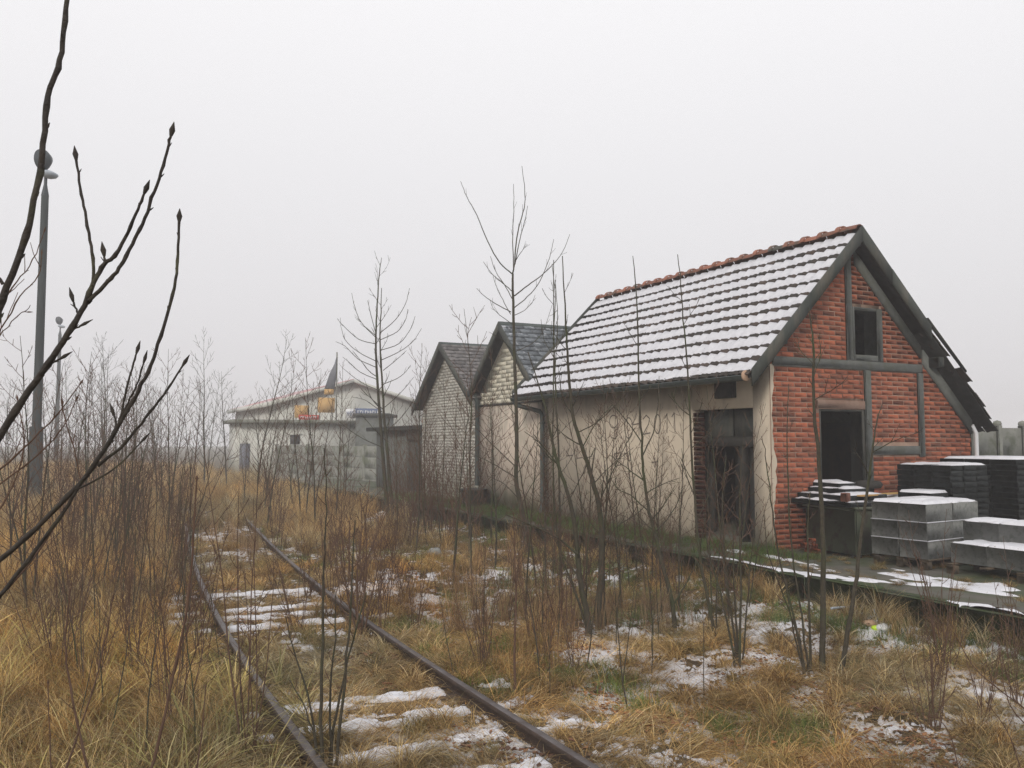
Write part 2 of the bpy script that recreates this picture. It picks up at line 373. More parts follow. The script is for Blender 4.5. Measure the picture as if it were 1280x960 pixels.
# snow on the platform
ps = MB(); tt = np.linspace(-1.42, 3.2, 150); ss = np.linspace(-9, 1.6, 330); TT, SS = np.meshgrid(tt, ss, indexing='ij')
nn = fbm(TT * 2.2 + 60, SS * .9 + 10, 4, .6)
band = np.exp(-((TT + .55) / .42) ** 2) * .13 + np.exp(-((TT + 1.28) / .09) ** 2) * .11 - np.clip(TT - .1, 0, 1) * .12
band += np.where(SS > -.8, -.10, 0)
D = nn + band - .60
D = np.where(TT < -1.395, np.minimum(D, -.05), D)
ZZ = plat_top(TT, SS) + np.clip(D * .35, -.05, .02) + np.where(TT < -1.2, .012, 0)
v = np.stack([TT, SS, ZZ], -1).reshape(-1, 3); n_, m_ = TT.shape; i = np.arange(n_ - 1)[:, None] * m_; j = np.arange(m_ - 1)[None]
fq = np.stack([i + j, i + m_ + j, i + m_ + j + 1, i + j + 1], -1).reshape(-1, 4); kk = (D.ravel() > -.03)[fq].any(1) & (TT.ravel() > -1.4)[fq].all(1)
ps.add(v, fq[kk]); single('platform_snow', ps, M_snow, (0, 0, 0), None, None, site=True, kind='stuff', smooth=True)

# ------------------------------------------------------------------ railway track
tk = Thing('railway_track', (-7.13, -5, 0), 'overgrown rusty railway siding with snow dusted sleepers curving into the fog', 'railway track')
prof = [(-.065, -.06), (.065, -.06), (.065, -.045), (.012, -.03), (.012, .045), (.034, .058), (.034, .083), (.026, .09), (-.026, .09), (-.034, .083), (-.034, .058), (-.012, .045), (-.012, -.03), (-.065, -.045)]
sl = np.arange(-10, 34, .5); tcn = track_t(sl)
for side in (-1, 1):
    mb = MB(); nP = len(prof); V = []
    dt = np.gradient(tcn, sl); 
    for a, tc0, dd in zip(sl, tcn, dt):
        nl = math.hypot(1, dd); nx, ny = 1 / nl, -dd / nl
        c = np.array([tc0 + side * .7 * nx, a + side * .7 * ny])
        for (x, z) in prof: V.append((c[0] + x * nx, c[1] + x * ny, z + .04))
    V = np.array(V); idx = np.arange(len(sl) - 1)[:, None] * nP; j = np.arange(nP)[None]; j2 = (j + 1) % nP
    fa = np.stack([idx + j, idx + j2, idx + nP + j2, idx + nP + j], -1)
    side_f = np.concatenate([fa[:, :7].reshape(-1, 4), fa[:, 8:].reshape(-1, 4)]); top = fa[:, 7].reshape(-1, 4)
    mb.add(V, side_f, mi=0); mb.f.append(top + 0); mb.mi.append((len(top), 1))
    mb.add(V[:nP], [tuple(range(nP))])
    tk.part('rail', mb, [M_rail, M_railtop])
slv = []
for k in range(4):
    ms = MB(); ms.bbox((-1.22, -.12, -.1), (1.22, .12, .022), .015, grey(.8, 1.2)); m0 = ms.mesh('sleeper', M_sleeper)
    xs = np.linspace(-1.2, 1.2, 90); ys = np.linspace(-.115, .115, 12); X, Y = np.meshgrid(xs, ys, indexing='ij')
    D = fbm(X * 3.2 + 13 * k, Y * 6 + 31 * k, 4, .75) + .12 * (1 - (Y / .1) ** 2) - .51 - .35 * (np.abs(np.abs(X) - .7) < .07)
    if k == 3: D -= .14
    Z = .022 + np.clip(D * .25, -.02, .03); Z = np.where((np.abs(Y) > .11) | (np.abs(X) > 1.18), .01, Z)
    v = np.stack([X, Y, Z], -1).reshape(-1, 3); i = np.arange(89)[:, None] * 12; j = np.arange(11)[None]
    ss2 = MB(); ss2.add(v, np.stack([i + j, i + 12 + j, i + 12 + j + 1, i + j + 1], -1).reshape(-1, 4)); slv.append((m0, ss2.mesh('snow_cover', M_snow, True)))
SLP = [-8.7, -8.05, -7.4, -6.75, -6.1, -5.5, -4.92, -4.33, -3.70, -3.20, -2.6, -2.0, -1.35, -.72, -.10, .38, .86, 1.4, 1.98, 2.6] + [3.2 + .62 * k for k in range(48)]
for q, a in enumerate(SLP):
    dd = float(np.gradient(track_t(np.array([a - .1, a + .1])), [a - .1, a + .1])[0]); m0, m1 = slv[q % 3]
    snowy = a < -3.0 or a in (-.10, .38, .86, 1.98)
    o = tk.inst('sleeper', m0, (float(track_t(a)), a, 0 if snowy else -.03), (0, 0, -math.atan(dd) + gr(-.02, .02)))
    if a < 12 and snowy: c = bpy.data.objects.new('snow_cover', m1); COL.objects.link(c); c.parent = o

# ------------------------------------------------------------------ walls with openings
def wall_strips(mb, fixed, along0, along1, th, z0, topf, openings, axis, brks=(), tint=(1, 1, 1)):
    """vertical strips of a wall; axis 't' runs along t at s=fixed, axis 's' runs along s at t=fixed; th is the signed thickness"""
    bs = sorted(set([along0, along1] + [b for o in openings for b in o[:2]] + list(brks)))
    for a, b in zip(bs[:-1], bs[1:]):
        mid = (a + b) / 2; ops = sorted([o for o in openings if o[0] <= mid <= o[1]], key=lambda o: o[2]); z = z0
        segs = []
        for o in ops:
            if o[2] > z: segs.append((z, z, o[2], o[2]))
            z = o[3]
        segs.append((z, z, topf(a + 1e-6), topf(b - 1e-6)))
        for (za0, zb0, za1, zb1) in segs:
            if axis == 't': poly = [(a, fixed, za0), (b, fixed, zb0), (b, fixed, zb1), (a, fixed, za1)]; ev = (0, th, 0)
            else: poly = [(fixed, a, za0), (fixed, a, za1), (fixed, b, zb1), (fixed, b, zb0)]; ev = (th, 0, 0)
            mb.prism(poly, ev, tint)

# ------------------------------------------------------------------ the brick barn
BL, BW = 6.95, 4.52
RT, RZ = 1.66, 5.34                     # ridge (t, z)
EL, ELZ = -.60, 3.04                    # left eave
ER, ERZ = 4.72, 2.33                    # right eave
kL = (RZ - ELZ) / (RT - EL); kR = (RZ - ERZ) / (ER - RT)
def roof_under(t, d=.16): return (RZ - d - kL * (RT - t)) if t < RT else (RZ - d - kR * (t - RT))
barn = Thing('brick_barn', (0, 0, HP), 'red brick and plaster barn with snow covered tiled roof and boarded gable', 'barn')
DOOR = (.36, 1.80, HP - .1, 2.52); UW = (1.76, 2.36, 3.36, 4.10); LW = (.99, 1.95, 1.35, 2.50)
# long plaster wall (part) with the doorway
mb = MB(); wall_strips(mb, 0.0, .005, BL, .24, HP - .2, lambda s: 3.22, [DOOR], 's')
barn.part('plaster_wall', mb, M_plaster)
# torn plaster edge on the corner, over the brick
mb = MB()
zz = np.linspace(HP, 3.15, 34); prevw = .03
P0 = [(.0, -.016, z) for z in zz]
P1 = [(max(.012, .06 + .05 * (fbm(np.array([z * 1.3]), np.array([2.0]), 2)[0] - .5) * 2 + .012 * math.sin(z * 23) + (.03 if 1.6 < z < 1.9 else 0)), -.016, z) for z in zz]
V = np.array(P0 + P1); n_ = len(zz); mb.add(V, [(i, n_ + i, n_ + i + 1, i + 1) for i in range(n_ - 1)])
V2 = V.copy(); V2[:, 1] += .014; mb.add(V2[n_:], [(0, 1, 2)]); mb.add(np.vstack([V[n_:], V2[n_:]]), [(i, n_ + i, n_ + i + 1, i + 1) for i in range(n_ - 1)])
barn.part('plaster_corner', mb, M_plaster)
# gable: mortar body
mb = MB(); wall_strips(mb, 0.0, .002, BW, .23, HP - .2, roof_under, [UW, LW], 't', [RT]); gable = barn.part('brick_gable', mb, M_mortar)
mb = MB(); wall_strips(mb, BL, .0, BW, -.23, HP - .2, roof_under, [], 't', [RT]); barn.part('rear_gable', mb, M_shadebrick)
mb = MB(); wall_strips(mb, BW, .0, BL, -.23, HP - .2, lambda s: roof_under(BW) , [], 's'); barn.part('rear_wall', mb, M_shadebrick)
# grey frame members on the gable
BM = [(.05, 3.32, 3.13, 3.27), (1.60, 1.73, 3.27, 4.92), (1.965, 2.11, 1.2, 3.13), (3.20, 3.33, 1.75, 3.13), (2.11, 3.20, 1.79, 1.93)]
for (a, b, c, d) in BM:
    mb = MB(); mb.bbox((a, -.035, c), (b, .05, d), .012); barn.part('frame_beam', mb, M_concrete, gable)
for (t0, t1) in ((RT + .15, 3.28), (3.2, 4.50)):        # rafters in the wall plane, under the right slope
    p0 = (t0, roof_under(t0) - .02); p1 = (t1, roof_under(t1) - .02); w_ = .2
    mb = MB(); mb.prism([(p0[0], -.045, p0[1] - w_), (p1[0], -.045, p1[1] - w_), (p1[0], -.045, p1[1]), (p0[0], -.045, p0[1])], (0, .06, 0)); barn.part('wall_rafter', mb, M_concrete, gable)
    break
p0 = (3.33, roof_under(3.33) - .02); p1 = (4.50, roof_under(4.50) - .02)
mb = MB(); mb.prism([(p0[0], -.045, p0[1] - .24), (p1[0], -.045, p1[1] - .24), (p1[0], -.045, p1[1]), (p0[0], -.045, p0[1])], (0, .06, 0)); barn.part('wall_rafter', mb, M_concrete, gable)
mb = MB(); mb.bbox((.93, -.028, 2.50), (1.965, .06, 2.64), .01, (1, 1, 1)); barn.part('lintel', mb, M_lintel, gable)
# window frames
fr = MB()
for (a, b, c, d) in ((1.73, 1.775, 3.271, 4.13), (2.27, 2.40, 3.271, 4.13), (1.775, 2.27, 4.08, 4.13), (1.775, 2.27, 3.271, 3.37)): fr.bbox((a, -.03, c), (b, .233, d), .006)
wf = barn.part('window', fr, M_concrete, gable)
fr = MB()
for (a, b, c, d) in ((.985, 1.02, 1.35, 2.5), (1.90, 1.964, 1.35, 2.5), (1.02, 1.90, 2.47, 2.5)): fr.bbox((a, -.006, c), (b, .234, d), .006)
barn.part('window', fr, M_timber, gable)
# bricks
bvar = []
for k in range(10):
    ms = MB(); v = gr(.72, 1.25); r_ = gr(.9, 1.08)
    if k == 9: tn = (.62, .75, .85)
    elif k == 8: tn = (.45, .5, .55)
    else: tn = (v * r_, v, v / r_)
    ms.bbox((-.1185, -.004 - gr(0, .0035), -.0322), (.1185, .03, .0322), .0022, tn); bvar.append((ms.mesh('brick', M_brick), tn))
half = []
for k in range(3):
    v = gr(.75, 1.2); ms = MB(); ms.bbox((-.056, -.014, -.0305), (.056, .03, .0305), .005, (v, v, v)); half.append(ms.mesh('brick', M_brick))
spots = []
row = 0; z = HP + .04
mem = [(a, b, cc, d) for (a, b, cc, d) in BM] + [(.93, 1.965, 2.5, 2.64), UW, LW, (1.73, 2.40, 3.30, 4.12)]
while z < 5.15:
    tt_ = np.arange(.012, BW - .01, .005); okm = np.array([z + .032 < roof_under(q_) - .01 for q_ in tt_])
    for (a, b, cc, d) in mem:
        if z + .026 > cc and z - .026 < d: okm &= ~((tt_ > a - .004) & (tt_ < b + .004))
    off = (row % 2) * .125 - .01; t = off - .25
    while t < BW:
        c0_, c1_ = t + .007, t + .243; selm = okm & (tt_ >= c0_) & (tt_ <= c1_)
        if selm.any():
            run = tt_[selm]; brk = np.where(np.diff(run) > .006)[0]; parts_ = np.split(run, brk + 1)
            for q_ in parts_:
                a_, b_ = max(q_[0], c0_), min(q_[-1] + .003, c1_)
                if b_ - a_ > .225: spots.append(((t + .125), z, 'f', .118))
                elif b_ - a_ > .02: spots.append(((a_ + b_) / 2, z, 'h', (b_ - a_) / 2))
        t += .25
    z += .0755; row += 1
# those nearest / largest first: full bricks in front rows
hid = lambda c: (c[1] < 1.2 and c[0] > .4)
full = sorted([c for c in spots if c[2] == 'f' and not hid(c)], key=lambda c: c[0] + .25 * abs(c[1] - 2.4))[:300]
fs_ = set(full); rest = MB()
for c in spots:
    mottle = fbm(np.array([c[0] * 1.5]), np.array([c[1] * 1.5]), 2)[0]
    if c in fs_:
        k = rnd.choice(range(8)) if rnd.random() < .86 else rnd.choice((8, 9))
        barn.inst('brick', bvar[k][0], (c[0] + gr(-.003, .003), 0, c[1] + gr(-.002, .002)), (0, gr(-.012, .012), 0), gable)
    else:
        v = gr(.72, 1.25); tn = (v, v, v) if rnd.random() < .86 else (.6 * v, .72 * v, .8 * v)
        hw = c[3]; rest.bbox((c[0] - hw, -.004 - gr(0, .0035), c[1] - .0322), (c[0] + hw, .03, c[1] + .0322), .0022, tn)
barn.part('brick_infill', rest, M_brick, gable, kind='stuff')
# interior
mb = MB(); mb.box((.24, .23, HP - .05), (BW - .23, BL - .23, HP + .02)); barn.part('floor_slab', mb, M_slab)
mb = MB(); mb.box((.26, .25, 3.10), (BW - .25, BL - .25, 3.16)); barn.part('added_loft_floor', mb, M_dark)  # added floor that keeps the inside dark behind the gable windows
mb = MB(); wall_strips(mb, .85, .24, 4.2, .12, HP, lambda s: 3.1, [(1.75, 2.4, HP, 2.2)], 's'); barn.part('inner_partition', mb, M_inner)
mb = MB(); mb.box((.26, .3, 1.92), (.38, 2.1, 2.08)); mb.box((.3, .92, HP), (.42, 1.04, 2.5)); barn.part('door_timber', mb, M_dark)
mb = MB(); mb.box((.28, 1.15, 2.06), (.33, 2.0, 2.52)); mb.box((.282, .34, 2.08), (.33, 1.1, 2.5)); barn.part('door_top_panel', mb, M_timber)
mb = MB()
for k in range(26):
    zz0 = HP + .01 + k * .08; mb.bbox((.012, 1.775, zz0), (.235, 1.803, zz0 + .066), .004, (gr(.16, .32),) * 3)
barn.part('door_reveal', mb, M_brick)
mb = MB(); s0, z1 = onwall(895, 474, -.05); s1, z0_ = onwall(918, 500, -.05)
mb.bbox((-.10, s1, 2.68), (.0, s0, 2.96), .01); barn.part('vent_box', mb, M_dark)
# graffiti strokes on the plaster, thin paint ribbons
def ring(cx, cy, rx, ry, a0=0, a1=360, n=14): return [(cx + rx * math.cos(R(a0 + (a1 - a0) * k / n)), cy + ry * math.sin(R(a0 + (a1 - a0) * k / n))) for k in range(n + 1)]
G = [ring(750, 536, 5, 12), ring(767, 527, 5, 8), [(772, 527), (772, 540), (769, 548), (764, 547)], [(776, 546), (777, 548)],
     ring(786, 535, 5, 13), [(796, 517), (791, 531), (801, 529)], [(799, 520), (799, 544)], [(804, 524), (808, 519), (812, 523), (811, 530), (804, 543), (813, 541)],
     ring(822, 530, 4, 12), [(831, 523), (834, 517), (834, 541)], [(840, 521), (843, 516), (844, 540)],
     [(775, 566), (768, 567), (769, 583), (776, 581)], [(769, 574), (775, 573)], [(781, 566), (779, 582)], [(780, 567), (785, 567)], [(784, 583), (787, 565), (790, 582)], [(785, 576), (789, 575)],
     [(712, 560), (708, 570), (716, 569)], [(722, 558), (721, 573), (728, 572)], [(733, 560), (732, 573), (740, 570)], [(815, 578), (823, 577)], [(819, 572), (819, 584)]]
for poly in G:
    mb = MB()
    pts = [onwall(u, v, 0) for u, v in poly]
    for (a, b) in zip(pts[:-1], pts[1:]):
        d = np.array([b[0] - a[0], b[1] - a[1]]); d /= np.linalg.norm(d) + 1e-9; nn2 = np.array([-d[1], d[0]]) * .011
        a = (a[0] - d[0] * .006, a[1] - d[1] * .006); b = (b[0] + d[0] * .006, b[1] + d[1] * .006)
        x0 = -.003 - gr(0, .0015)
        mb.add([(x0, a[0] + nn2[0], a[1] + nn2[1]), (x0, b[0] + nn2[0], b[1] + nn2[1]), (x0, b[0] - nn2[0], b[1] - nn2[1]), (x0, a[0] - nn2[0], a[1] - nn2[1])], [(0, 1, 2, 3)])
    barn.part('sprayed_stroke', mb, M_spray)
# --- roof
roofS0, roofS1 = -.30, 7.22
mb = MB()
for (a, za, b, zb) in ((EL, ELZ, RT, RZ), (RT, RZ, ER, ERZ)):
    s1_ = roofS1; s0_ = roofS0 + .02
    mb.prism([(a, s0_, za - .075), (b, s0_, zb - .075), (b, s0_, zb - .055), (a, s0_, za - .055)], (0, s1_ - s0_, 0))
roof = barn.part('roof', mb, M_dark)
# rafters under the overhang, purlin ends
rf = MB()
for s in list(np.arange(.0, 7.0, .62)) + [6.9]:
    rf.prism([(EL + .06, s + .25, ELZ - .02), (RT, s + .25, RZ - .085), (RT, s + .25, RZ - .2), (EL + .06, s + .25, ELZ - .14)], (0, .07, 0))
barn.part('rafters', rf, M_dark, roof)
for tpos in (.02, RT - .06, 3.45):
    pm = MB(); zt = roof_under(tpos + .06, .1); pm.bbox((tpos, roofS0 + .06, zt - .2), (tpos + .13, -.0, zt - .03), .01); barn.part('purlin_end', pm, M_timber, roof)
def verge(t0, t1, wdt, y0, th=.03, name='verge_board', m=None):
    z0_ = (RZ + kL * (t0 - RT)) if t1 <= RT else RZ - kR * (t0 - RT); z1_ = (RZ + kL * (t1 - RT)) if t1 <= RT else RZ - kR * (t1 - RT)
    q = MB(); q.prism([(t0, y0, z0_ - wdt), (t1, y0, z1_ - wdt), (t1, y0, z1_ + .012), (t0, y0, z0_ + .012)], (0, th, 0)); return barn.part(name, q, m or M_timber, roof)
verge(EL - .02, .55, .235, roofS0 - .03); verge(.55, RT, .23, roofS0 - .034)
verge(RT, 2.3, .23, roofS0 - .03); verge(2.3, 3.17, .22, roofS0 - .036)
q = MB(); q.prism([(EL - .02, roofS1 + .005, ELZ - .16), (RT, roofS1 + .005, RZ - .16), (RT, roofS1 + .005, RZ + .075), (EL - .02, roofS1 + .005, ELZ + .075)], (0, .03, 0)); barn.part('verge_board', q, M_timber, roof)
verge(2.9, 3.22, .16, roofS0 + .005); 
# soffit boards under the overhang beside the gable
for (a, b) in ((EL + .05, RT - .02), (RT + .02, 3.15)):
    z0_ = roof_under(a, .1); z1_ = roof_under(b, .1)
    q = MB(); q.prism([(a, roofS0, z0_), (b, roofS0, z1_), (b, roofS0, z1_ + .012), (a, roofS0, z0_ + .012)], (0, .3, 0)); barn.part('soffit_board', q, M_dark, roof)
# pantiles
TW, NR_, NC = .2212, 11, 34
slopeL = math.hypot(RT - EL, RZ - ELZ); RH = (slopeL - .05) / NR_
def wave(x): return .016 * math.sin(2 * math.pi * x / TW) + .008 * math.sin(4 * math.pi * x / TW + .6)
def tile_mesh(tn, chip=0):
    m = MB(); K = 8; V = []
    for (y, lift) in ((0, .002), (RH + .05, .030)):      # y down the slope
        for k in range(K + 1):
            x = k / K * (TW - .004); V.append((x, -y + (chip * .02 * math.sin(k) if y else 0), lift + wave(x)))
    top = np.array(V); bot = top.copy(); bot[:, 2] -= .016
    n1 = K + 1
    fs = [(k, n1 + k, n1 + k + 1, k + 1) for k in range(K)]
    m.add(top, fs, tn); m.add(bot, [f[::-1] for f in fs], tn)
    m.add(np.vstack([top[n1:], bot[n1:]]), [(k, n1 + k, n1 + k + 1, k + 1) for k in range(K)], tn)
    m.add(np.vstack([top[[0, n1]], bot[[0, n1]]]), [(0, 2, 3, 1)], tn); m.add(np.vstack([top[[K, n1 + K]], bot[[K, n1 + K]]]), [(0, 1, 3, 2)], tn)
    return m
tvar = []
for k in range(8):
    v = gr(.7, 1.5); tn = (v * gr(.95, 1.15), v, v * gr(.85, 1)); tvar.append(tile_mesh(tn, gr(-.3, .6)).mesh('tile', M_tile))
ndL = np.array([-(RT - EL), 0, -(RZ - ELZ)]) / slopeL            # down the left slope
# tile local axes: x along s (but mirrored so that the normal points out), -y down-slope, z normal
def tile_frame(side):
    down = np.array([-(RT - EL), 0, -(RZ - ELZ)]) if side < 0 else np.array([(ER - RT), 0, -(RZ - ERZ)])
    down /= np.linalg.norm(down); x = np.array([0, 1.0, 0]) if side > 0 else np.array([0, -1.0, 0]); y = -down; zN = np.cross(x, y); return x, y, zN, down
def eul(x, y, zN): return Matrix(((x[0], y[0], zN[0]), (x[1], y[1], zN[1]), (x[2], y[2], zN[2]))).to_euler()
xL, yL, zL, dL = tile_frame(-1); eL = eul(xL, yL, zL)
ridge0 = np.array([RT, 0, RZ - .05])
tiles = [(c, r) for c in range(NC) for r in range(NR_)]
parts_t = set([(c, r) for c in range(27) for r in range(NR_)])      # 297 nearest columns
far_t = MB()
def tile_abs(mb_, org, x, y, zN, tn):
    q = tile_mesh(tn); 
    for v, f_, t3, (nf, mi) in zip(q.v, q.f, q.t, q.mi):
        mb_.add(org + v[:, :1] * x + v[:, 1:2] * y + v[:, 2:] * zN, f_, tn)
for (c, r) in tiles:
    org = ridge0 + dL * (.06 + r * RH) + np.array([0, roofS0 + .0 + (c + 1) * TW, 0]) + zL * (.004 + gr(0, .004))
    if (c, r) in parts_t:
        o = barn.inst('tile', rnd.choice(tvar), org, (0, 0, 0), roof); e = eL.copy(); e.rotate_axis('Z', gr(-.008, .008)); o.rotation_euler = e
    else:
        v = gr(.7, 1.4); tile_abs(far_t, org, xL, yL, zL, (v, v, v))
barn.part('far_tiles', far_t, M_tile, roof, kind='stuff')
# snow lying on each tile course
for r in range(NR_):
    n_s = NC * 6; xs = np.linspace(.01, NC * TW - .01, n_s); sm = MB(); rowsV = []
    rag = (fbm(xs * 5 + 10 * r, xs * 0 + 3 * r, 3, .6) - .5) * .07 + (fbm(xs * 1.1 + 3 * r, xs * 0 + 33, 2) - .5) * .09
    sc = .014 * np.cos(2 * math.pi * xs / TW + 1)
    v0 = .012 + 0 * xs; v1 = RH - .008 + rag * .8 + sc - .010
    v1 = np.minimum(v1, RH + .03)
    if r == 0: v0 = v0 - .01
    th_ = .008 + .005 * fbm(xs * 4, xs * 0 + r, 2)
    wv = np.array([wave(q % TW) for q in (-xs)])
    for (f_, h) in ((0, .0), (.05, 1), (.5, 1), (.9, .9), (1.0, .0)):
        vv = v0 + (v1 - v0) * f_; lift = .0085 + .028 * vv / (RH + .05)
        rowsV.append(ridge0 + dL * (.06 + r * RH + vv)[:, None] + np.array([0, 1.0, 0]) * (roofS0 + xs)[:, None] + zL * (lift + wv + th_ * h)[:, None])
    V = np.array(rowsV).reshape(-1, 3); i = np.arange(4)[:, None] * n_s; j = np.arange(n_s - 1)[None]
    sm.add(V, np.stack([i + j, i + n_s + j, i + n_s + j + 1, i + j + 1], -1).reshape(-1, 4)); barn.part('snow_strip', sm, M_snowroof, roof, smooth=True)
# right slope tiles: near verge column singly (ragged), the rest joined
xR, yR, zR, dR = tile_frame(1); eR = eul(xR, yR, zR); slopeR = math.hypot(ER - RT, RZ - ERZ); NRR = 15; RHR = (slopeR + .1) / NRR
ft = MB()
for r in range(NRR):
    missing = r in (9,)
    jit = gr(-.02, .02) if r < 9 else gr(-.10, .07)
    for c in range(NC):
        org = ridge0 + dR * (.05 + r * RHR) + np.array([0, roofS0 + c * TW + (jit if c < 2 else 0), 0]) + zR * (.006 + (gr(0, .03) if (c < 2 and r > 8) else 0))
        if c < 2:
            if missing and c == 0: continue
            o = barn.inst('tile', rnd.choice(tvar), org, (0, 0, 0), roof); e = eR.copy()
            if r > 8: e.rotate_axis('Z', gr(-.08, .08)); e.rotate_axis('X', gr(-.06, .03))
            o.rotation_euler = e
        else: v = gr(.7, 1.3); tile_abs(ft, org, xR, yR, zR, (v, v, v))
barn.part('rear_slope_tiles', ft, M_tile, roof, kind='stuff')
# loose batten sticking up past the broken verge
lb = MB(); lb.prism([(3.14, roofS0 - .02, RZ - kR * (3.14 - RT) + .045), (4.02, roofS0 - .02, RZ - kR * (4.02 - RT) + .13), (4.02, roofS0 - .02, RZ - kR * (4.02 - RT) + .16), (3.12, roofS0 - .02, RZ - kR * (3.12 - RT) + .10)], (0, .05, 0)); barn.part('loose_batten', lb, M_dark, roof)
# ridge tiles
rv = []
for k in range(4):
    m = MB(); K = 9
    for (y0, y1, ra, rb, sc_) in ((0, .32, .094, .104, 1), (.31, .392, .132, .138, 1)):
        V = []
        for (y, rr) in ((y0, ra), (y1, rb)):
            for q in range(K + 1):
                an = math.pi * (q / K) * .92 + .04 * math.pi; V.append((rr * math.cos(an), y, rr * .95 * math.sin(an)))
        V = np.array(V); n1 = K + 1
        vin = V * np.array([.86, 1, .86]); fs = [(q, q + 1, n1 + q + 1, n1 + q) for q in range(K)]
        v = gr(.8, 1.25); tn = (v, v, v); m.add(V, fs, tn); m.add(vin, [f_[::-1] for f_ in fs], tn)
        m.add(np.vstack([V[:n1], vin[:n1]]), [(q, n1 + q, n1 + q + 1, q + 1) for q in range(K)], tn); m.add(np.vstack([V[n1:], vin[n1:]]), [(q, q + 1, n1 + q + 1, n1 + q) for q in range(K)], tn)
    rv.append(m.mesh('ridge_tile', M_ridge, False))
for k in range(20): barn.inst('ridge_tile', rnd.choice(rv), (RT, roofS0 + .02 + k * .374, RZ - .045 + gr(-.004, .006)), (gr(-.012, .012), 0, gr(-.012, .012)), roof)
# gutter and downpipe
gm = MB(); K = 8; gx, gz = EL - .03, ELZ - .10; V = []
for s in (roofS0 + .12, roofS1 - .02):
    for q in range(K + 1): an = math.pi + math.pi * q / K; V.append((gx + .07 * math.cos(an), s, gz + .07 * math.sin(an)))
V = np.array(V); n1 = K + 1; Vi = V.copy(); Vi[:, 0] = gx + (V[:, 0] - gx) * .93; Vi[:, 2] = gz + (V[:, 2] - gz) * .93
fs = [(q, q + 1, n1 + q + 1, n1 + q) for q in range(K)]; gm.add(V, fs); gm.add(Vi, [f_[::-1] for f_ in fs]); gm.add(V[:n1], [tuple(range(n1))]); gm.add(V[n1:], [tuple(range(n1))[::-1]])
gm.tube([(gx - .07, roofS0 + .12, gz), (gx - .07, roofS1 - .02, gz)], .01, 6); barn.part('gutter', gm, M_gutter)
q = MB(); q.bbox((EL + .0, roofS0 + .05, ELZ - .13), (EL + .035, roofS1 - .02, ELZ - .01), .004); barn.part('eaves_board', q, M_timber, roof)
q = MB(); q.lathe([(0, 0), (.075, .0), (.08, .02), (.0, .025)], (gx, roofS0 + .09, gz - .0), (0, 1, 0), 12); barn.part('gutter_end', q, M_peach)
dp = MB(); dp.tube([(gx, 7.12, gz - .05), (gx + .02, 7.1, gz - .14), (-.14, 6.86, gz - .28), (-.09, 6.84, gz - .36), (-.09, 6.84, .6), (-.14, 6.84, .46)], .05, 10, cap=True)
for z in (.9, 1.7, 2.4): dp.lathe([(.05, -.02), (.06, -.02), (.06, .02), (.05, .02)], (-.09, 6.84, z), (0, 0, 1), 10)
barn.part('downpipe', dp, M_gutter, smooth=False)
q = MB(); q.tube([(4.57, -.06, HP), (4.57, -.06, 2.15), (4.50, -.04, 2.28)], .035, 8, cap=True); barn.part('rear_downpipe', q, M_plastic)

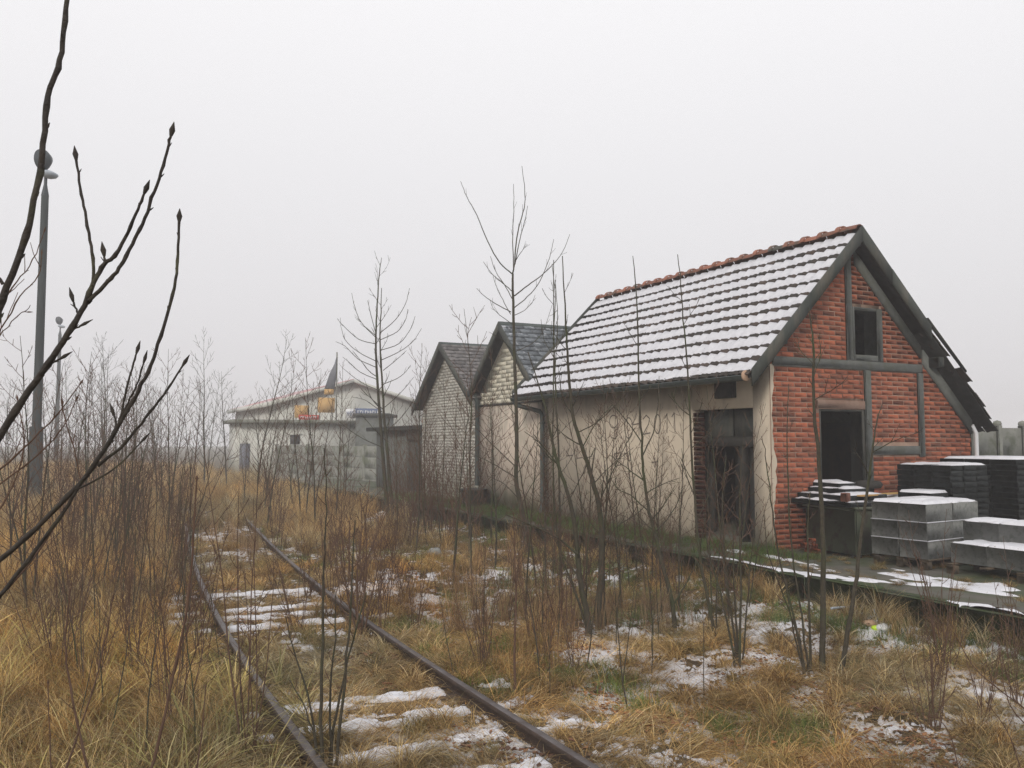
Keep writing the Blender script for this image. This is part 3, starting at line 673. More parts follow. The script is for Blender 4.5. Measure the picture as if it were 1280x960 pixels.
# ------------------------------------------------------------------ two gabled sheds beyond the barn
def course_wall(mb, t0, s0, s1, z0, topf, bw, bh, gap, dep, skip=0.0, tl=(.85, 1.1)):
    z = z0; r = 0
    while z < 6:
        s = s0 - (r % 2) * bw / 2
        while s < s1:
            a = max(s + gap, s0); b = min(s + bw, s1)
            if b - a > .03:
                zt = min(topf(a), topf(b))
                if z + bh - gap < zt and rnd.random() > skip:
                    v = gr(*tl); mb.box((t0 - dep * gr(.8, 1.1), a, z + gap), (t0 + .02, b, z + bh), (v, v, v))
            s += bw
        z += bh; r += 1
def gshed(name, label, s0, s1, ridge, ez0, ez1, rz, depth, mroof, oh, wallfn, t0=0.0):
    th = Thing(name, (t0, (s0 + s1) / 2, HP), label, 'shed')
    def top(s): return ez0 + (rz - ez0) * (s - (s0 - .08)) / (ridge - (s0 - .08)) - .1 if s < ridge else ez1 + (rz - ez1) * ((s1 + .08) - s) / ((s1 + .08) - ridge) - .1
    b = MB(); wall_strips(b, t0, s0, s1, .2, HP - .2, top, [], 's', [ridge]); wl = th.part('front_wall', b, M_joint)
    b = MB(); b.box((t0 + .2, s0, HP - .2), (t0 + depth, s0 + .2, top(s0 + .01))); b.box((t0 + .2, s1 - .2, HP - .2), (t0 + depth, s1, top(s1 - .01))); th.part('side_wall', b, M_plaster2)
    b = MB(); wall_strips(b, t0 + depth, s0, s1, .2, HP - .2, top, [], 's', [ridge]); th.part('back_wall', b, M_plaster2)
    wallfn(th, wl, top)
    # roof: boards + shingle courses
    e0 = (s0 - .10, ez0 - .02); e1 = (s1 + .10, ez1 - .02)
    b = MB()
    for (sa, za) in (e0, e1): b.prism([(t0 - oh, sa, za - .04), (t0 - oh, ridge, rz - .04), (t0 - oh, ridge, rz - .01), (t0 - oh, sa, za - .01)], (depth + oh + .2, 0, 0))
    rf_ = th.part('roof', b, M_dark)
    sh = MB()
    for (sa, za) in (e0, e1):
        Ls = math.hypot(ridge - sa, rz - za); n = int(Ls / .17); dn = np.array([0, (sa - ridge), (za - rz)]) / Ls; nor = np.array([0, -dn[2], dn[1]]); nor = nor if nor[2] > 0 else -nor
        for r in range(n):
            a0 = np.array([0, ridge, rz]) + dn * (r * Ls / n - .01); a1 = np.array([0, ridge, rz]) + dn * ((r + 1) * Ls / n + .015)
            t = t0 - oh + .0 - (r % 2) * .15
            while t < t0 + depth + .2:
                ta = max(t, t0 - oh - .01); tb = min(t + .29, t0 + depth + .2)
                if tb > ta:
                    v = gr(.75, 1.25); L1 = .03 + gr(0, .008)
                    sh.prism([a0 * [1, 1, 1] + [ta, 0, 0] + nor * .002, a1 + [ta, 0, 0] + nor * .012, a1 + [ta, 0, 0] + nor * L1, a0 + [ta, 0, 0] + nor * .012], (tb - ta, 0, 0), (v, v, v))
                t += .30
    th.part('shingles', sh, mroof, rf_, kind='stuff')
    for (sa, za) in (e0, e1):
        b = MB(); b.prism([(t0 - oh - .035, sa, za - .20), (t0 - oh - .035, ridge, rz - .16), (t0 - oh - .035, ridge, rz + .035), (t0 - oh - .035, sa, za + .02)], (.03, 0, 0)); th.part('verge_board', b, M_timber, rf_)
    b = MB(); b.prism([(t0 - oh - .02, ridge - .09, rz - .05), (t0 - oh - .02, ridge, rz + .045), (t0 - oh - .02, ridge + .09, rz - .05)], (depth + oh + .2, 0, 0)); th.part('ridge_cap', b, M_gutter, rf_)
    return th
def w2(th, wl, top):
    m = MB(); course_wall(m, 0, 6.97, 10.28, 2.92, top, .52, .10, .006, .004, 0, (.97, 1.03)); th.part('siding', m, M_siding, wl, kind='stuff')
    m = MB(); m.box((-.03, 6.97, HP), (.0, 10.28, 2.88)); th.part('plaster_panel', m, M_plaster2, wl)
    m = MB(); m.box((-.05, 6.97, 2.875), (.0, 10.28, 2.92)); th.part('ledge', m, M_dark, wl)
    m = MB(); m.tube([(-.2, 10.22, 3.18), (-.1, 10.24, 3.0), (-.1, 10.25, .9)], .06, 8, cap=True); th.part('downpipe', m, M_gutter)
def w3(th, wl, top):
    m = MB(); course_wall(m, 0, 10.3, 14.38, HP, top, .26, .080, .013, .009, .02, (.84, 1.08)); th.part('white_brick_face', m, M_white, wl, kind='stuff')
gshed('gabled_shed', 'cream sided gabled shed with frosted grey roof next to the barn', 6.97, 10.28, 8.6, 3.26, 3.26, 4.80, 5.2, M_roof2, .28, w2)
gshed('gabled_shed', 'white brick gabled shed with brownish roof, second beyond the barn', 10.3, 14.38, 12.35, 3.12, 2.98, 4.70, 5.0, M_roof3, .28, w3)

# ------------------------------------------------------------------ dark flat shed, concrete fences, hall, far house
t_ = Thing('flat_roofed_shed', (.4, 17.3, HP), 'low dark weathered shed with flat roof beyond the white brick shed', 'shed')
b = MB(); wall_strips(b, .4, 14.7, 20.0, .15, 0.1, lambda s: 2.36, [(15.6, 16.9, HP, 2.05)], 's'); b.box((.55, 14.7, .1), (4, 14.85, 2.36)); b.box((.55, 19.85, .1), (4, 20, 2.36)); t_.part('wall', b, M_concrete)
b = MB()
for k in range(9): b.box((.5, 15.62 + k * .142, HP), (.53, 15.75 + k * .142, 2.04), grey(.8, 1.1))
t_.part('door', b, M_timber)
b = MB(); b.bbox((.05, 14.6, 2.36), (4.2, 20.15, 2.50), .02); t_.part('roof', b, M_timber)
def concrete_fence(name, label, p0, p1, n, h, pw, z0=0.0, capped=False, boards=4):
    p0 = np.array(p0, float); p1 = np.array(p1, float); d = (p1 - p0); Ln = np.linalg.norm(d); d /= Ln; a = math.atan2(d[1], d[0]); st = Ln / n
    th = Thing(name, (p0[0], p0[1], z0), label, 'fence', site=False)
    pm = MB(); pm.bbox((-pw / 2, -pw / 2, 0), (pw / 2, pw / 2, h + .06), .02)
    if capped: pm.lathe([(pw * .5, 0), (pw * .62, .03), (pw * .5, .10), (0, .13)], (0, 0, h + .05), (0, 0, 1), 10)
    pm = pm.mesh('post', M_fencec); pb = []
    for k in range(3): m = MB(); m.bbox((pw / 2 - .02, -.025, 0), (st - pw / 2 + .02, .025, h / boards - .012), .012); pb.append(m.mesh('panel', M_fencec))
    for k in range(n + 1):
        q = p0 + d * st * k; th.inst('post', pm, (q[0], q[1], z0), (0, 0, a))
        if k < n:
            for r in range(boards): th.inst('panel', rnd.choice(pb), (q[0], q[1], z0 + r * h / boards), (gr(-.01, .01), 0, a))
    return th
concrete_fence('concrete_fence', 'weathered concrete panel fence in front of the pale hall', (-12.1, 44.6), (-4.9, 34.2), 6, 1.82, .16)
f0 = P(1222, 552, 21.5); concrete_fence('concrete_fence', 'mossy concrete fence with round capped posts behind the barn', (f0[0] - 1.1, f0[1] - .55), (f0[0] + 6.1, f0[1] + 3.05), 8, 2.36, .17, 0.0, True, 3)
# the pale hall: gable end across the view, long side going away
hall = Thing('market_hall', (0, 0, 0), 'long pale hall with pinkish low pitched roof in the fog', 'hall', site=False)
hb = np.array([-13.1, 48.0, 0])
def H(a, b, z): return hb + D2 * a + D1 * b + np.array([0, 0, z])      # a across the gable, b away
W_, Lh, ez, az = 8.6, 13.5, 4.15, 5.42; hm = W_ / 2
m = MB(); m.prism([H(0, 0, 0), H(W_, 0, 0), H(W_, 0, ez), H(hm, 0, az), H(0, 0, ez)], D1 * Lh); hall.part('wall', m, M_hall)
m = MB()
m.prism([H(-.5, -.4, ez - .12), H(hm, -.4, az + .03), H(hm, -.4, az + .15), H(-.5, -.4, ez + .02)], D1 * (Lh + .8)); m.prism([H(W_ + .5, -.4, ez - .12), H(hm, -.4, az + .03), H(hm, -.4, az + .15), H(W_ + .5, -.4, ez + .02)], D1 * (Lh + .8))
hr = hall.part('roof', m, M_hallroof)
m = MB()
for k in range(28): q = -.3 + k * .52; m.tube([H(-.48, q, ez + .03), H(hm, q, az + .17)], .02, 4)
hall.part('roof_ribs', m, M_hallroof, hr, kind='stuff')
m = MB(); m.prism([H(-.55, -.42, ez - .22), H(-.5, -.42, ez - .22), H(-.5, -.42, ez + .03), H(-.55, -.42, ez + .03)], D1 * (Lh + .8)); m.prism([H(-.5, -.44, ez - .2), H(hm, -.44, az - .02), H(hm, -.44, az + .16), H(-.5, -.44, ez + .04)], D1 * .03); m.prism([H(W_ + .5, -.44, ez - .2), H(hm, -.44, az - .02), H(hm, -.44, az + .16), H(W_ + .5, -.44, ez + .04)], D1 * .03); hall.part('fascia', m, M_hall, hr)
ax_ = Thing('hall_annex', (-13.9, 44.0, 0), 'flat roofed beige annex with small window in front of the hall', 'building', site=False)
ab = np.array([-13.95, 44.2, 0])
def A_(a, b, z): return ab + D2 * a + D1 * b + np.array([0, 0, z])
m = MB(); m.prism([A_(0, 0, 0), A_(7.3, 0, 0), A_(7.3, 0, 2.95), A_(0, 0, 2.95)], D1 * 3.1); ax_.part('wall', m, M_hall)
m = MB(); m.prism([A_(-.35, -.5, 2.95), A_(7.6, -.5, 2.95), A_(7.6, -.5, 3.13), A_(-.35, -.5, 3.13)], D1 * 3.6); ax_.part('roof', m, M_fencec)
m = MB(); m.prism([A_(2.6, -.03, 1.85), A_(3.1, -.03, 1.85), A_(3.1, -.03, 2.35), A_(2.6, -.03, 2.35)], D1 * .03)
wn = ax_.part('window', m, M_glassd); m = MB(); m.prism([A_(2.5, -.05, 2.35), A_(3.2, -.05, 2.35), A_(3.2, -.05, 2.42), A_(2.5, -.05, 2.42)], D1 * .05); m.prism([A_(2.5, -.08, 1.78), A_(3.2, -.08, 1.78), A_(3.2, -.08, 1.85), A_(2.5, -.08, 1.85)], D1 * .08); ax_.part('window_frame', m, M_hall, wn)
m = MB(); m.prism([A_(.05, -.03, .0), A_(.55, -.03, 0), A_(.55, -.03, 1.9), A_(.05, -.03, 1.9)], D1 * .03); ax_.part('door', m, M_sail)
def board(name, label, a0, a1, z0, z1, m_, b=-.3, strokes=None, sm=None, cat='sign'):
    q = MB(); q.prism([A_(a0, b, z0), A_(a1, b, z0), A_(a1, b, z1), A_(a0, b, z1)], D1 * .08)
    th = Thing(name, tuple(A_(a0, b, z0)), label, cat, site=False); th.part('panel', q, m_)
    q = MB()
    for aa in (a0 + .1, a1 - .1): q.tube([A_(aa, b + .12, 3.1), A_(aa, b + .12, z1)], .03, 5)
    th.part('post', q, M_fencec)
    if strokes:
        q = MB(); n = strokes; wd = (a1 - a0) * .86 / n
        for k in range(n):
            x0 = a0 + (a1 - a0) * .07 + k * wd; h = (z1 - z0) * .5; zc = (z0 + z1) / 2
            q.prism([A_(x0, b - .01, zc - h / 2), A_(x0 + wd * .25, b - .01, zc - h / 2), A_(x0 + wd * .25, b - .01, zc + h / 2), A_(x0, b - .01, zc + h / 2)], D1 * .008)
            zq = zc + rnd.choice((-h / 2, 0, h / 2 - .05)); q.prism([A_(x0 + wd * .25, b - .01, zq), A_(x0 + wd * .7, b - .01, zq), A_(x0 + wd * .7, b - .01, zq + .05), A_(x0 + wd * .25, b - .01, zq + .05)], D1 * .008)
        th.part('lettering', q, sm)
board('advertising_board', 'orange advertising board on the annex roof left of the red one', 2.75, 3.5, 3.25, 3.9, M_orange)
board('advertising_board', 'low red advertising board with white lettering on annex roof', 2.95, 4.0, 3.15, 3.40, M_red, -.42, 8, M_whitebd)
board('advertising_board', 'square yellow orange board below the grey pointed sail', 4.05, 4.95, 3.55, 4.35, M_orange, .0)
board('advertising_board', 'white board with blue lettering at right end of annex roof', 5.5, 6.0, 3.25, 3.75, M_whitebd, -.3, 5, M_bluebd)
board('advertising_board', 'long dark blue board right of the white board', 6.05, 7.5, 3.35, 3.8, M_bluebd, -.2, 9, M_whitebd)
sl_ = Thing('pointed_sail_sign', tuple(A_(5.2, 1, 3.1)), 'tall grey pointed sail shaped sign rising above the yellow board', 'sign', site=False)
Zs = 47.0
pp = [P(405.5, 486, Zs), P(417, 486, Zs), P(419.5, 470, Zs), P(420.5, 446, Zs), P(418, 455, Zs), P(412, 467, Zs)]
m = MB(); m.prism(pp, (0, .25, 0)); sl_.part('sail', m, M_sail)
m = MB(); m.prism([P(405, 493, Zs), P(416, 493, Zs), P(416.5, 486.3, Zs), P(405.6, 486.3, Zs)], (0, .25, 0)); sl_.part('yellow_base', m, M_orange)
m = MB(); q0 = P(420.3, 440, Zs); m.tube([(q0[0] + .02, q0[1] + .12, 3.1), (q0[0] + .02, q0[1] + .12, q0[2])], .04, 6); sl_.part('mast', m, M_fencec)
ob = Thing('orange_brick_house', (-6, 55, 0), 'far orange brick house showing over the dark flat shed', 'house', site=False)
m = MB(); q = P(476, 552, 56); q2 = P(540, 552, 56); m.box((q[0], 56, 0), (q2[0], 62, 3.6)); ob.part('wall', m, M_orangeb)
m = MB(); m.box((q[0] - .3, 55.6, 3.6), (q2[0] + .3, 62.4, 3.8)); ob.part('roof', m, M_fencec)
m = MB()
for k in range(2): m.box((q[0] + .6 + k * 1.5, 55.97, 2.5), (q[0] + 1.2 + k * 1.5, 56.0, 3.2))
ob.part('window', m, M_glassd)
db = Thing('grey_kiosk', (-8, 50, 0), 'dark grey boxy kiosk between annex and orange brick house', 'kiosk', site=False)
q = P(444, 552, 46); q2 = P(482, 552, 46); m = MB(); m.box((q[0], 46, 0), (q2[0], 49, 3.35)); db.part('wall', m, M_concrete); m = MB(); m.box((q[0] - .1, 45.8, 3.35), (q2[0] + .2, 49.2, 3.5)); db.part('roof', m, M_timber)

# ------------------------------------------------------------------ lamp poles
def lamp_pole(u, v, Z, top_v, label, wb, wt, heads=True):
    b = P(u, v, Z); b[2] = 0; th = Thing('lamp_pole', tuple(b), label, 'lamp pole', site=False, group='lamp poles left of the track')
    ztop = P(u, top_v, Z)[2]; m = MB(); m.tube([b, b + [0, 0, ztop * .12], b + [0, 0, ztop]], [wb, wb * .93, wt], 10, cap=True); th.part('pole', m, M_pole, smooth=False)
    if Z < 35: m = MB(); m.tube([b + [0, 0, -.1], b + [0, 0, 2.45]], [wb * 1.45, wb * 1.28], 10, cap=True); th.part('footing', m, M_pole)
    t = b + [0, 0, ztop]; m = MB(); m.tube([t - [0, 0, .05], t + [0, 0, .3], t + [0, 0, 1.0]], [wt * 1.1, .05, .045], 8, cap=True); th.part('bracket', m, M_lamp)
    m = MB(); m.lathe([(0, -.2), (.12, -.2), (.2, -.12), (.3, .0), (.31, .05), (.30, .09), (.31, .12), (.0, .12)], t + [-.05, -.02, 1.08], (-.35, -.75, -.25), 22); th.part('floodlight', m, M_lamp)
    m = MB(); m.lathe([(0, .10), (.1, .10), (.25, .04), (.27, 0), (.22, -.08), (.1, -.13), (0, -.14)], t + [.12, -.05, .62], (.15, .0, 1), 18); th.part('lamp_bowl', m, M_lamp2, smooth=True)
lamp_pole(42, 637, 26.0, 243, 'nearest tall concrete lamp pole with round floodlight behind the close branches', .15, .105)
lamp_pole(69, 590, 66.0, 418, 'second concrete lamp pole fading in the fog', .17, .12)
lamp_pole(296, 565, 200.0, 520, 'faint distant lamp pole at the left end of the hall', .16, .12)

# ------------------------------------------------------------------ stacks of building material on the platform
def rotpt(c, p, a): ca, sa = math.cos(a), math.sin(a); return (c[0] + p[0] * ca - p[1] * sa, c[1] + p[0] * sa + p[1] * ca)
def snowcap(w_, d_, seed, cover=.5):
    xs = np.linspace(-w_ / 2, w_ / 2, 18); ys = np.linspace(-d_ / 2, d_ / 2, 14); X, Y = np.meshgrid(xs, ys, indexing='ij')
    D = fbm(X * 3 + seed * 3.1, Y * 3 + seed, 3) - (1 - cover); Z = np.clip(D * .12, -.012, .028) + .004
    e = (np.abs(X) > w_ / 2 - 1e-4) | (np.abs(Y) > d_ / 2 - 1e-4); Z = np.where(e, -.004, Z)
    v = np.stack([X, Y, Z], -1).reshape(-1, 3); i = np.arange(17)[:, None] * 14; j = np.arange(13)[None]; m = MB(); m.add(v, np.stack([i + j, i + 14 + j, i + 14 + j + 1, i + j + 1], -1).reshape(-1, 4)); return m.mesh('snow_cap', M_snow, True)
def site_thing(name, me, t, s, z, rot, label, cat, group=None):
    o = bpy.data.objects.new(name, me); COL.objects.link(o); o.location = F(t, s, z); o.rotation_euler = (0, 0, ANG + rot); return setp(o, label, cat, group)
def child(o, name, me, z): c = bpy.data.objects.new(name, me); COL.objects.link(c); c.parent = o; c.location = (0, 0, z); return c
def pallet(t, s, z, w_, d_, rot, label):
    th = bpy.data.objects.new('wooden_pallet', None); COL.objects.link(th); th.location = F(t, s, z); th.rotation_euler = (0, 0, ANG + rot); setp(th, label, 'pallet', 'wooden pallets under the stacks')
    def pc(n, a, b): m = MB(); m.bbox(np.array(a), np.array(b), .004); c = bpy.data.objects.new(n, m.mesh(n, M_pallet)); COL.objects.link(c); c.parent = th
    for k in range(5): y = -d_ / 2 + k * (d_ - .1) / 4; pc('deck_board', (-w_ / 2, y, .105), (w_ / 2, y + .1, .127))
    for x in (-w_ / 2, -.05, w_ / 2 - .1):
        for y in (-d_ / 2 + .02, -.05, d_ / 2 - .12): pc('pallet_foot', (x, y, 0), (x + .1, y + .1, .1))
    return .13
def block_mesh(w_, d_, h, m_, bev=.004): v = gr(.85, 1.12); q = MB(); q.bbox(np.array((-w_ / 2, -d_ / 2, 0)), np.array((w_ / 2, d_ / 2, h - .003)), bev, (v, v, v)); return q
def stack(t, s, z, nx, ny, nz, w_, d_, h, m_, rot, name, label, cat, group, snow_lines=(), top_snow=.6, skip=(), gap=.004):
    vs = [block_mesh(w_ - gap, d_ - gap, h, m_).mesh(name, m_) for _ in range(5)]
    for k in range(nz):
        for i in range(nx):
            for j in range(ny):
                if (i, j, k) in skip: continue
                px, py = (i - (nx - 1) / 2) * w_, (j - (ny - 1) / 2) * d_; q = rotpt((t, s), (px + gr(-.008, .008), py + gr(-.008, .008)), rot)
                o = site_thing(name, rnd.choice(vs), q[0], q[1], z + k * h, rot + gr(-.01, .01), label, cat, group)
                covered = k < nz - 1 and (i, j, k + 1) not in skip
                if not covered and top_snow > 0: child(o, 'snow_cap', snowcap(w_, d_, rnd.random() * 50, top_snow), h - .004)
                elif k in snow_lines:
                    m = MB()
                    for e in ((-1, 0), (0, -1)):
                        if (e[0] and i == 0) or (e[1] and j == 0):
                            if e[0]: m.bbox(np.array((-w_ / 2 - .012, -d_ / 2 - .01, h - .010)), np.array((-w_ / 2 + .02, d_ / 2, h + .002)), .004)
                            else: m.bbox(np.array((-w_ / 2 - .01, -d_ / 2 - .012, h - .010)), np.array((w_ / 2, -d_ / 2 + .02, h + .002)), .004)
                    if m.n: child(o, 'snow_line', m.mesh('snow_line', M_snow), 0)
def ts_px(u, v, z=HP): q = GZ(u, v, z); return TS(q[0], q[1])
# A: light grey block cube on its pallet, nearest corner at pixel (1158,708)
tA, sA = ts_px(1160, 713); rA = .10
cA = rotpt((tA, sA), (.58, .39), rA); pallet(cA[0], cA[1], HP, 1.14, .8, rA, 'wooden pallet under the light grey block stack')
stack(cA[0], cA[1], HP + .13, 2, 2, 3, .58, .39, .23, M_block, rA, 'concrete_block', 'light grey concrete block in the square snow lined stack on pallet', 'concrete block', 'light grey blocks stacked on a pallet', (0, 1), .75)
# small slabs lying on the far corner of stack A side
cS = rotpt((tA, sA), (1.6, 1.0), rA)
stack(cS[0], cS[1], HP + .0, 1, 1, 4, .62, .5, .22, M_darkblock, rA, 'slab_bundle', 'small dark slab in low stack behind the light grey blocks', 'slab', 'dark slabs behind the light grey blocks', (2,), .85)
# B: long two-tier run of blocks to the right
tB, sB = ts_px(1186, 716); rB = .0
cB = (tB + .28, sB - .95)
pallet(cB[0] + .2, cB[1], HP, 1.1, 1.9, rB, 'wooden pallet under the stepped run of grey blocks')
stack(cB[0], cB[1], HP + .13, 1, 4, 1, .46, .48, .24, M_block, rB, 'concrete_block', 'grey concrete block in lower tier of stepped run at right edge', 'concrete block', 'lower tier of grey blocks', (), .75)
stack(cB[0] + .40, cB[1] + .12, HP + .13, 1, 4, 2, .44, .48, .24, M_block, rB, 'concrete_block', 'grey concrete block in taller rear tier of stepped run', 'concrete block', 'rear tier of grey blocks', (), .8)
stack(cB[0] + 1.15, cB[1] - .6, HP, 1, 2, 4, .5, .5, .23, M_block, rB, 'concrete_block', 'grey concrete block in the tallest stack at the photo edge', 'concrete block', 'blocks by the right photo edge', (), .7)
# C: tall dark paver stacks
def paver_stack(t, s, w_, d_, nl, lh, rot, label, snow=.7, z0=HP, ragged=.01):
    pallet(t, s, z0, w_, d_, rot, 'wooden pallet under ' + label)
    th = bpy.data.objects.new('paver_stack', None); COL.objects.link(th); th.location = F(t, s, z0 + .13); th.rotation_euler = (0, 0, ANG + rot); setp(th, label, 'paver stack', 'dark paving slab stacks')
    for k in range(nl):
        v = gr(.8, 1.2); m = MB()
        nxx = 3
        for i in range(nxx):
            for j in range(3):
                jx, jy = gr(-ragged, ragged), gr(-ragged, ragged); m.bbox(np.array((-w_ / 2 + i * w_ / nxx + jx, -d_ / 2 + j * d_ / 3 + jy, 0)), np.array((-w_ / 2 + (i + 1) * w_ / nxx - .006 + jx, -d_ / 2 + (j + 1) * d_ / 3 - .006 + jy, lh - .005)), .006, (v, v, v))
        c = bpy.data.objects.new('slab_layer', m.mesh('slab_layer', M_darkblock)); COL.objects.link(c); c.parent = th; c.location = (gr(-.006, .006), gr(-.006, .006), k * lh)
    if snow: child(th, 'snow_cap', snowcap(w_ * .99, d_ * .99, rnd.random() * 40, snow), nl * lh - .003)
    return th
paver_stack(2.42, -1.0, .85, .9, 14, .081, .02, 'dark paver stack against the brick gable, snow on its top', .62)
paver_stack(3.62, -1.1, 1.3, 1.15, 15, .081, .12, 'wide black paver stack with broad snow covered top', .95)
paver_stack(4.2, -2.9, 1.0, 1.1, 13, .081, .05, 'dark paver stack at the far right with thin snow', .85)
# D: olive crate with slab stack on top
tD, sD = ts_px(1071, 699); cD = (tD + .36, sD + .46)
cr = Thing('olive_crate', (cD[0], cD[1], HP), 'olive green steel crate standing before the brick gable', 'crate')
m = MB(); m.bbox(np.array((cD[0] - .36, cD[1] - .46, HP + .05)), np.array((cD[0] + .36, cD[1] + .46, HP + .66)), .015); cr.part('body', m, M_crate)
m = MB()
for (a, b) in ((-.33, -.43), (.23, -.43), (-.33, .33), (.23, .33)): m.box((cD[0] + a, cD[1] + b, HP), (cD[0] + a + .1, cD[1] + b + .1, HP + .05))
cr.part('feet', m, M_dark)
m = MB(); m.bbox(np.array((cD[0] - .39, cD[1] - .49, HP + .66)), np.array((cD[0] + .39, cD[1] + .49, HP + .70)), .01); cr.part('lid', m, M_crate)
m = MB(); m.bbox(np.array((-.36, -.62, 0)), np.array((.40, .55, .05)), .006)
lz = HP + .702
for k, (dx, dy, w_, d_, h, lab) in enumerate(((.05, .10, .95, 1.15, .07, 'broad dark slab lying directly on the olive crate'), (.12, .22, .8, .95, .08, 'second dark slab above the olive crate, thin snow line'), (.25, .35, .62, .7, .075, 'third dark slab of the pile above the olive crate'), (.3, .45, .5, .55, .07, 'topmost small dark slab of the pile above the olive crate'))):
    q = block_mesh(w_, d_, h, M_darkblock, .01).mesh('dark_slab', M_darkblock); o = site_thing('dark_slab', q, cD[0] + dx, cD[1] + dy, lz, gr(-.06, .06), lab, 'slab'); child(o, 'snow_cap', snowcap(w_, d_, k * 7 + 3, .55), h - .004); lz += h
q = MB(); q.bbox(np.array((-.05, -.55, 0)), np.array((.05, .55, .022)), .004); o = site_thing('plank', q.mesh('plank', M_freshwood), cD[0] + .45, cD[1] - .18, HP + .83, -1.35, 'yellowish wooden plank poking out above the olive crate', 'plank')
q = MB(); q.bbox(np.array((-.06, -.05, 0)), np.array((.05, .05, .12)), .01); site_thing('brick_piece', q.mesh('brick_piece', M_ridge), cD[0] - .42, cD[1] - .35, HP + .775, .3, 'single orange brick lying by the slabs on the olive crate', 'brick')
q = MB(); q.bbox(np.array((-.05, -.2, 0)), np.array((.05, .2, .03)), .006); o = site_thing('board_scrap', q.mesh('board_scrap', M_darkblock), cD[0] + .3, cD[1] - .60, HP + .69, .9, 'short snowy board scrap sticking out beside the crate', 'board'); child(o, 'snow_cap', snowcap(.1, .4, 3, 1.0), .028)
q = MB(); q.lathe([(0, 0), (.17, 0), (.2, .05), (.17, .10), (.09, .11), (0, .11)], (0, 0, 0), (0, 0, 1), 18); site_thing('black_bucket_lid', q.mesh('black_bucket_lid', M_dark, True), cD[0] + .55, cD[1] + .1, lz - .08, 0, 'round black tub lying right of the topmost slab', 'tub')
stack(cD[0] + .88, cD[1] - .0, HP, 1, 1, 3, .62, .8, .26, M_darkblock, .02, 'concrete_block', 'dark grey block in the stack between crate and light grey blocks', 'concrete block', 'dark blocks beside the crate', (1,), .7)
# brick rubble pile by the gable corner
for k in range(14):
    q = MB(); q.bbox(np.array((-.12, -.06, 0)), np.array((.12, .06, .065)), .006, grey(.5, 1.0)); o = site_thing('loose_brick', q.mesh('loose_brick', M_brick), .55 + gr(-.25, .2), -.35 + gr(-.12, .12), HP + (k // 5) * .07, gr(-.3, .3), 'old loose brick heaped at the foot of the brick gable', 'brick', 'loose bricks by the gable foot')

# ------------------------------------------------------------------ litter in the grass
def gpos(u, v): q = GZ(u, v, 0.05); q[2] = float(ground_z(q[0], q[1])); return q
def blob(name, u, v, size, m_, label, cat, seed, flat=.5):
    c = gpos(u, v); rr = random.Random(seed); q = MB(); prof = []; K = 14; rows = 8; V = []
    for i in range(rows + 1):
        ph = math.pi * i / rows
        for j in range(K): 
            r_ = size * (1 + .35 * (fbm(np.array([i * 1.1 + seed]), np.array([j * .9 % K + seed]), 2)[0] - .5)); V.append((r_ * math.sin(ph) * math.cos(j * 2 * math.pi / K), r_ * math.sin(ph) * math.sin(j * 2 * math.pi / K), r_ * math.cos(ph) * flat + size * flat * .8))
    i = np.arange(rows)[:, None] * K; j = np.arange(K)[None]; j2 = (j + 1) % K; q.add(np.array(V) + c, np.stack([i + j, i + K + j, i + K + j2, i + j2], -1).reshape(-1, 4))
    single(name, q, m_, c, label, cat, smooth=True)
blob('plastic_bag', 1106, 791, .085, M_plastic, 'crumpled white plastic bag beside the neon yellow rag below the platform', 'bag', 4)
blob('neon_rag', 1096, 790, .055, M_neon, 'crumpled neon yellow rag left of the white bag', 'rag', 9)
blob('neon_bottle_cap', 1103, 784, .038, M_neon, 'small neon lump behind the crumpled white bag', 'lump', 19)
blob('pale_sack', 1087, 787, .07, M_peach, 'pinkish crumpled paper left of the neon rag', 'paper', 12)
blob('white_stone', 543, 698, .12, M_block, 'pale stone in the grass right of the rails', 'stone', 21, .8)
blob('snowy_stone', 471, 790, .06, M_snow, 'small round snow capped stone touching the right rail', 'stone', 23, .8)
for (u0, v0, u1, v1, lab) in ((1084, 764, 1097, 784, 'short pale blue plastic pipe leaning by the litter'), (1040, 784, 1082, 768, 'long thin pale rod lying left of the litter')):
    a = gpos(u0, v0) + [0, 0, .18]; b = gpos(u1, v1) + [0, 0, .03]; q = MB(); q.tube([a, b], .013, 7, cap=True); single('plastic_pipe', q, M_lamp2, a, lab, 'pipe')
for k, (u, v, l_, lab) in enumerate(((560, 607, .9, 'broken grey board at the foot of the white brick shed'), (600, 600, .5, 'dark tub standing by the shed downpipe'))):
    pass
q = MB(); q.lathe([(0, 0), (.26, 0), (.34, .42), (.36, .44), (.33, .44), (.25, .04), (0, .04)], (0, 0, 0), (0, 0, 1), 16); site_thing('dark_tub', q.mesh('dark_tub', M_gutter), -.35, 9.9, HP, 0, 'dark round tub under the downpipe between the two sheds', 'tub')

# ------------------------------------------------------------------ bare woody plants
def wob(p0, d0, L, n, up=.25, kink=.06, rr=rnd):
    """polyline growing from p0 along d0, bending upward"""
    p = np.array(p0, float); d = np.array(d0, float); d /= np.linalg.norm(d); out_ = [p.copy()]; st = L / n; upv = np.array([0, 0, 1.0])
    for i in range(n):
        d = d + upv * up / n + np.array([rr.gauss(0, kink), rr.gauss(0, kink), rr.gauss(0, kink)]); d /= np.linalg.norm(d); p = p + d * st; out_.append(p.copy())
    return np.array(out_)
def side_dirs(tg, az, tilt):
    tg = tg / np.linalg.norm(tg); ref = np.array([1.0, 0, 0]) if abs(tg[0]) < .9 else np.array([0, 1.0, 0]); a = np.cross(tg, ref); a /= np.linalg.norm(a); b = np.cross(tg, a)
    return tg * math.cos(tilt) + (a * math.cos(az) + b * math.sin(az)) * math.sin(tilt)
